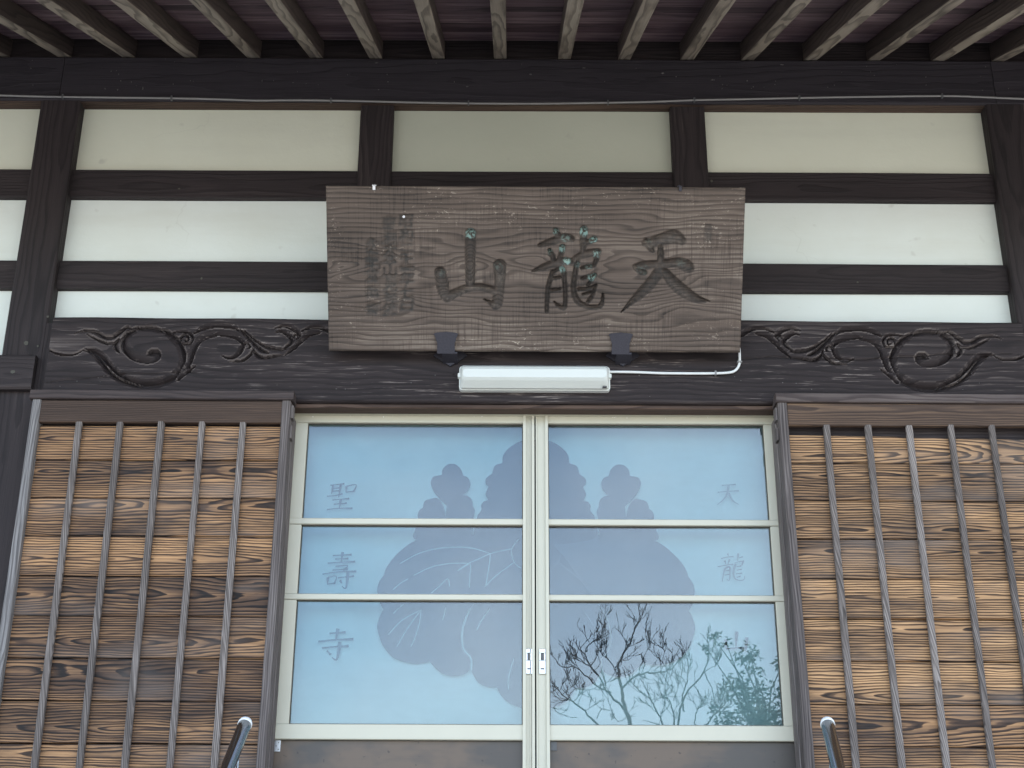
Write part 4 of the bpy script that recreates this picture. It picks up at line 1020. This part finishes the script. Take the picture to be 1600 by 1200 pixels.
def bare_tree(label, limbs, seed, base_px, ox, oy, sc, depthjit=.5, twigs=1.0):
    rnd = random.Random(seed)
    bx = RF(*base_px, TY); root = tag(empty('bare_tree', (bx.x, bx.y, GZ)), label, 'tree', 'bare trees across the yard')
    tr, tw = MB(), MB()
    for li, (pts, w0, w1) in enumerate(limbs):
        jd = rnd.uniform(-depthjit, depthjit) if li else 0
        q = []
        for i, (x, y) in enumerate(pts):
            p = RF(ox + x/sc, oy + y/sc, TY); p.y += jd * (i/max(1, len(pts)-1)); q.append(p)
        if w0 >= 20:                      # reaches the ground
            dn = (q[0]-q[1]).normalized(); k1_ = q[0] + dn*.7; k2_ = Vector((k1_.x + dn.x*.35, k1_.y, (k1_.z + GZ)/2 - .2)); q = [Vector((k2_.x + dn.x*.1, k2_.y, GZ)), k2_, k1_] + q
        px = (q[-1] - RF(ox, oy, TY)).length*0 + 16.9/F
        n = len(q); rr = [max((w0*1.15 + (w1*1.3-w0*1.15)*i/(n-1))/sc*px/2, .0018) for i in range(n)]
        sm_ = smooth_poly([(a.x, a.z, r_) for a, r_ in zip(q, rr)], 4); ysm = np.interp(np.linspace(0, n-1, len(sm_)), range(n), [a.y for a in q])
        wob = [Vector((a + rnd.uniform(-1, 1)*.012, yy, b + rnd.uniform(-1, 1)*.012)) for (a, b, _), yy in zip(sm_, ysm)]
        tr.tube(wob, [c for _, _, c in sm_], 7)
        start = int(len(wob)*.25) if w0 < 20 else int(len(wob)*.55)
        for i in range(start, len(wob)):
            for _ in range(2):
                if rnd.random() < .25*twigs:
                    d = (wob[i] - wob[i-1]).normalized(); s_ = Vector((rnd.uniform(-1, 1), rnd.uniform(-.35, .35), rnd.uniform(-.2, 1))).normalized()
                    grow(tw, wob[i], (d*.6 + s_*.9).normalized(), max(sm_[i][2]*.42, .0048), 2, rnd.uniform(.09, .27), rnd)
    tr.build('trunk', M['bark'], root, root.location, smooth=True); tw.build('twigs', M['bark'], root, root.location)
    root.children[-1]['kind'] = 'stuff'
bare_tree('bare tree with forked spreading limbs across the yard, mirrored in the right door', [
    ([(790,1160),(745,1000),(715,880),(697,760),(690,630),(790,460),(830,340),(878,262)], 42, 6), ([(718,845),(860,730),(1000,695),(1110,675),(1185,625),(1245,555)], 17, 4),
    ([(752,1045),(620,890),(520,730),(410,540),(368,468)], 24 - 5, 5), ([(622,892),(460,808),(320,702),(200,712),(145,665)], 13, 4), ([(520,730),(430,660),(340,600),(250,540)], 10, 4),
    ([(410,540),(430,490),(500,460),(600,420),(648,368)], 8, 3), ([(695,757),(610,620),(540,565),(560,490)], 10, 3), ([(690,750),(630,740)], 7, 3), ([(860,730),(895,600),(960,490)], 7, 3), ([(1000,695),(1065,620),(1060,520)], 6, 3)],
    21, (985, 1150), 840, 920, 5.4536)
bare_tree('low bare tree with arching limbs at the far left of the mirrored yard', [
    ([(520,1160),(370,1020),(262,940),(170,852),(100,780)], 24, 5), ([(172,852),(95,835)], 8, 4), ([(262,940),(190,940),(132,958)], 8, 3), ([(262,940),(290,860),(340,800)], 8, 3), ([(500,1100),(555,1030),(620,1040),(690,1130)], 7, 5), ([(310,965),(370,890),(480,830),(620,770)], 7, 3)],
    5, (925, 1150), 840, 920, 5.4536)
bare_tree('thin bare trees in a clump beside the evergreen across the yard', [
    ([(1075,1165),(990,985),(930,910),(860,862)], 20, 5), ([(1165,1165),(1150,950),(1080,860),(1060,720)], 22, 4), ([(1250,1050),(1242,900),(1285,740),(1290,640)], 14, 4), ([(1200,1150),(1242,930),(1400,740),(1430,600),(1400,500)], 24, 4), ([(1420,700),(1480,850),(1520,1010)], 9, 5),
    ([(985,980),(1060,930),(1200,935)], 6, 3), ([(1400,740),(1500,650),(1560,600)], 7, 3), ([(1040,1160),(940,1060)], 8, 3), ([(1150,960),(1190,850),(1185,740)], 6, 3), ([(1440,1150),(1560,1010),(1640,930)], 20, 6), ([(1340,1150),(1380,1010),(1420,930)], 10, 3)],
    9, (1060, 1150), 840, 920, 5.4536, .6)
rnd = random.Random(11)
bx = RF(1195, 1150, TY - .6); eg = tag(empty('evergreen_tree', (bx.x, bx.y, GZ)), 'leafy evergreen tree across the yard, mirrored at the right edge of the door', 'tree')
m = MB(); tw = MB()
tips = [(1117, 994, 10), (1111, 1006, 7), (1127, 1018, 8), (1165, 1030, 17), (1150, 1040, 14), (1180, 1045, 15), (1160, 1062, 22), (1195, 1070, 18), (1215, 1045, 13), (1225, 1075, 18), (1140, 1080, 20), (1180, 1095, 28), (1215, 1110, 26), (1160, 1120, 30), (1200, 1135, 34), (1240, 1100, 26), (1135, 1130, 20), (1255, 1130, 34), (1170, 1160, 40), (1230, 1165, 40), (1120, 1105, 12), (1280, 1100, 30), (1300, 1150, 40)]
base = Vector((bx.x, bx.y, GZ)); px = 17.4/F
lv, lf = [], []
trunk_top = RF(1190, 1110, TY - .6)
m.tube([base, base.lerp(trunk_top, .5) + Vector((.06, 0, 0)), trunk_top], [.09, .06, .035], 9)
for x, y, r_ in tips:
    c = RF(x, y, TY - .6); c.y += rnd.uniform(-.5, .5); rr = r_*px
    m.tube([trunk_top.lerp(base, rnd.uniform(0, .25)), trunk_top.lerp(c, .5) + Vector((rnd.uniform(-.06, .06), rnd.uniform(-.06, .06), -.05)), c + Vector((0, 0, -.02))], [.016, .010, .005], 5)
    for k in range(int(66 * (r_/16)**1.7)):
        d = Vector((rnd.gauss(0, 1), rnd.gauss(0, 1), rnd.gauss(0, 1))).normalized() * rr * rnd.random()**.6*1.15
        p = c + d; L = rnd.uniform(.055, .10); a = Vector((rnd.gauss(0, 1), rnd.gauss(0, 1), rnd.gauss(0, .7) - .3)).normalized(); b = a.orthogonal().normalized()
        b = Matrix.Rotation(rnd.uniform(0, 6.28), 3, a) @ b; n = len(lv); nb2 = a.cross(b)
        lv += [p, p + a*L*.4 + b*L*.17 + nb2*L*.03, p + a*L, p + a*L*.4 - b*L*.17 + nb2*L*.03]; lf += [(n, n+1, n+2), (n, n+2, n+3)]
m.build('trunk', M['bark'], eg, eg.location, smooth=True)
mobj('crown', [v - eg.location for v in lv], lf, M['leaf'], eg, eg.location)

# ================================================================== small marks of age on the timbers
m = MB()
for px, py, w, h, Y in ((41, 536, 6.5, 7, YP), (59, 541, 3, 3, YP), (20, 581, 7, 5, YL), (950, 436, 3, 3, YR), (280, 295, 4, 3, YR), (1340, 441, 3, 2.5, YR), (75, 495, 3.5, 3.5, YP), (315, 435, 3, 4, YR), (1112, 283, 4, 5, YS)):
    c = P(px, py, Y); a, b = w/2/405, h/2/405
    m.prism([(c.x + a*math.cos(t)*random.uniform(.8, 1.15), c.z + b*math.sin(t)*random.uniform(.8, 1.15)) for t in np.linspace(0, 2*math.pi, 9)[:-1]], Y - .0012, Y - .0002)
tag(m.build('nail_holes', M['alu_dark'], hall), kind='stuff')
m = MB()
for i in range(70):
    x, z = random.uniform(-2.0, 2.0), random.uniform(zb0 + .03, zb1 - .01); s_ = random.uniform(.0010, .0026)
    if abs(x - xj0) < .02 or abs(x - xj1) < .02: continue
    k = random.choice((1, 1, 1, 3.5)); v_ = random.random() < .4
    m.prism([(x + s_*math.cos(t)*(1 if v_ else k)*random.uniform(.5, 1.3), z + s_*math.sin(t)*(k if v_ else 1)*random.uniform(.5, 1.3)) for t in np.linspace(0, 2*math.pi, 7)[:-1]], YB - .0028, YB - .0004)
for i in range(50):
    x, z = random.uniform(-1.7, 1.7), random.uniform(k0 + .015, k0 + .12); s_ = random.uniform(.0008, .002)
    m.prism([(x + s_*math.cos(t)*random.uniform(.6, 2.2), z + s_*math.sin(t)*random.uniform(.5, 1.1)) for t in np.linspace(0, 2*math.pi, 7)[:-1]], YK - .0012, YK + .002)
tag(m.build('pale_chips', M['post_pale'], hall), kind='stuff')
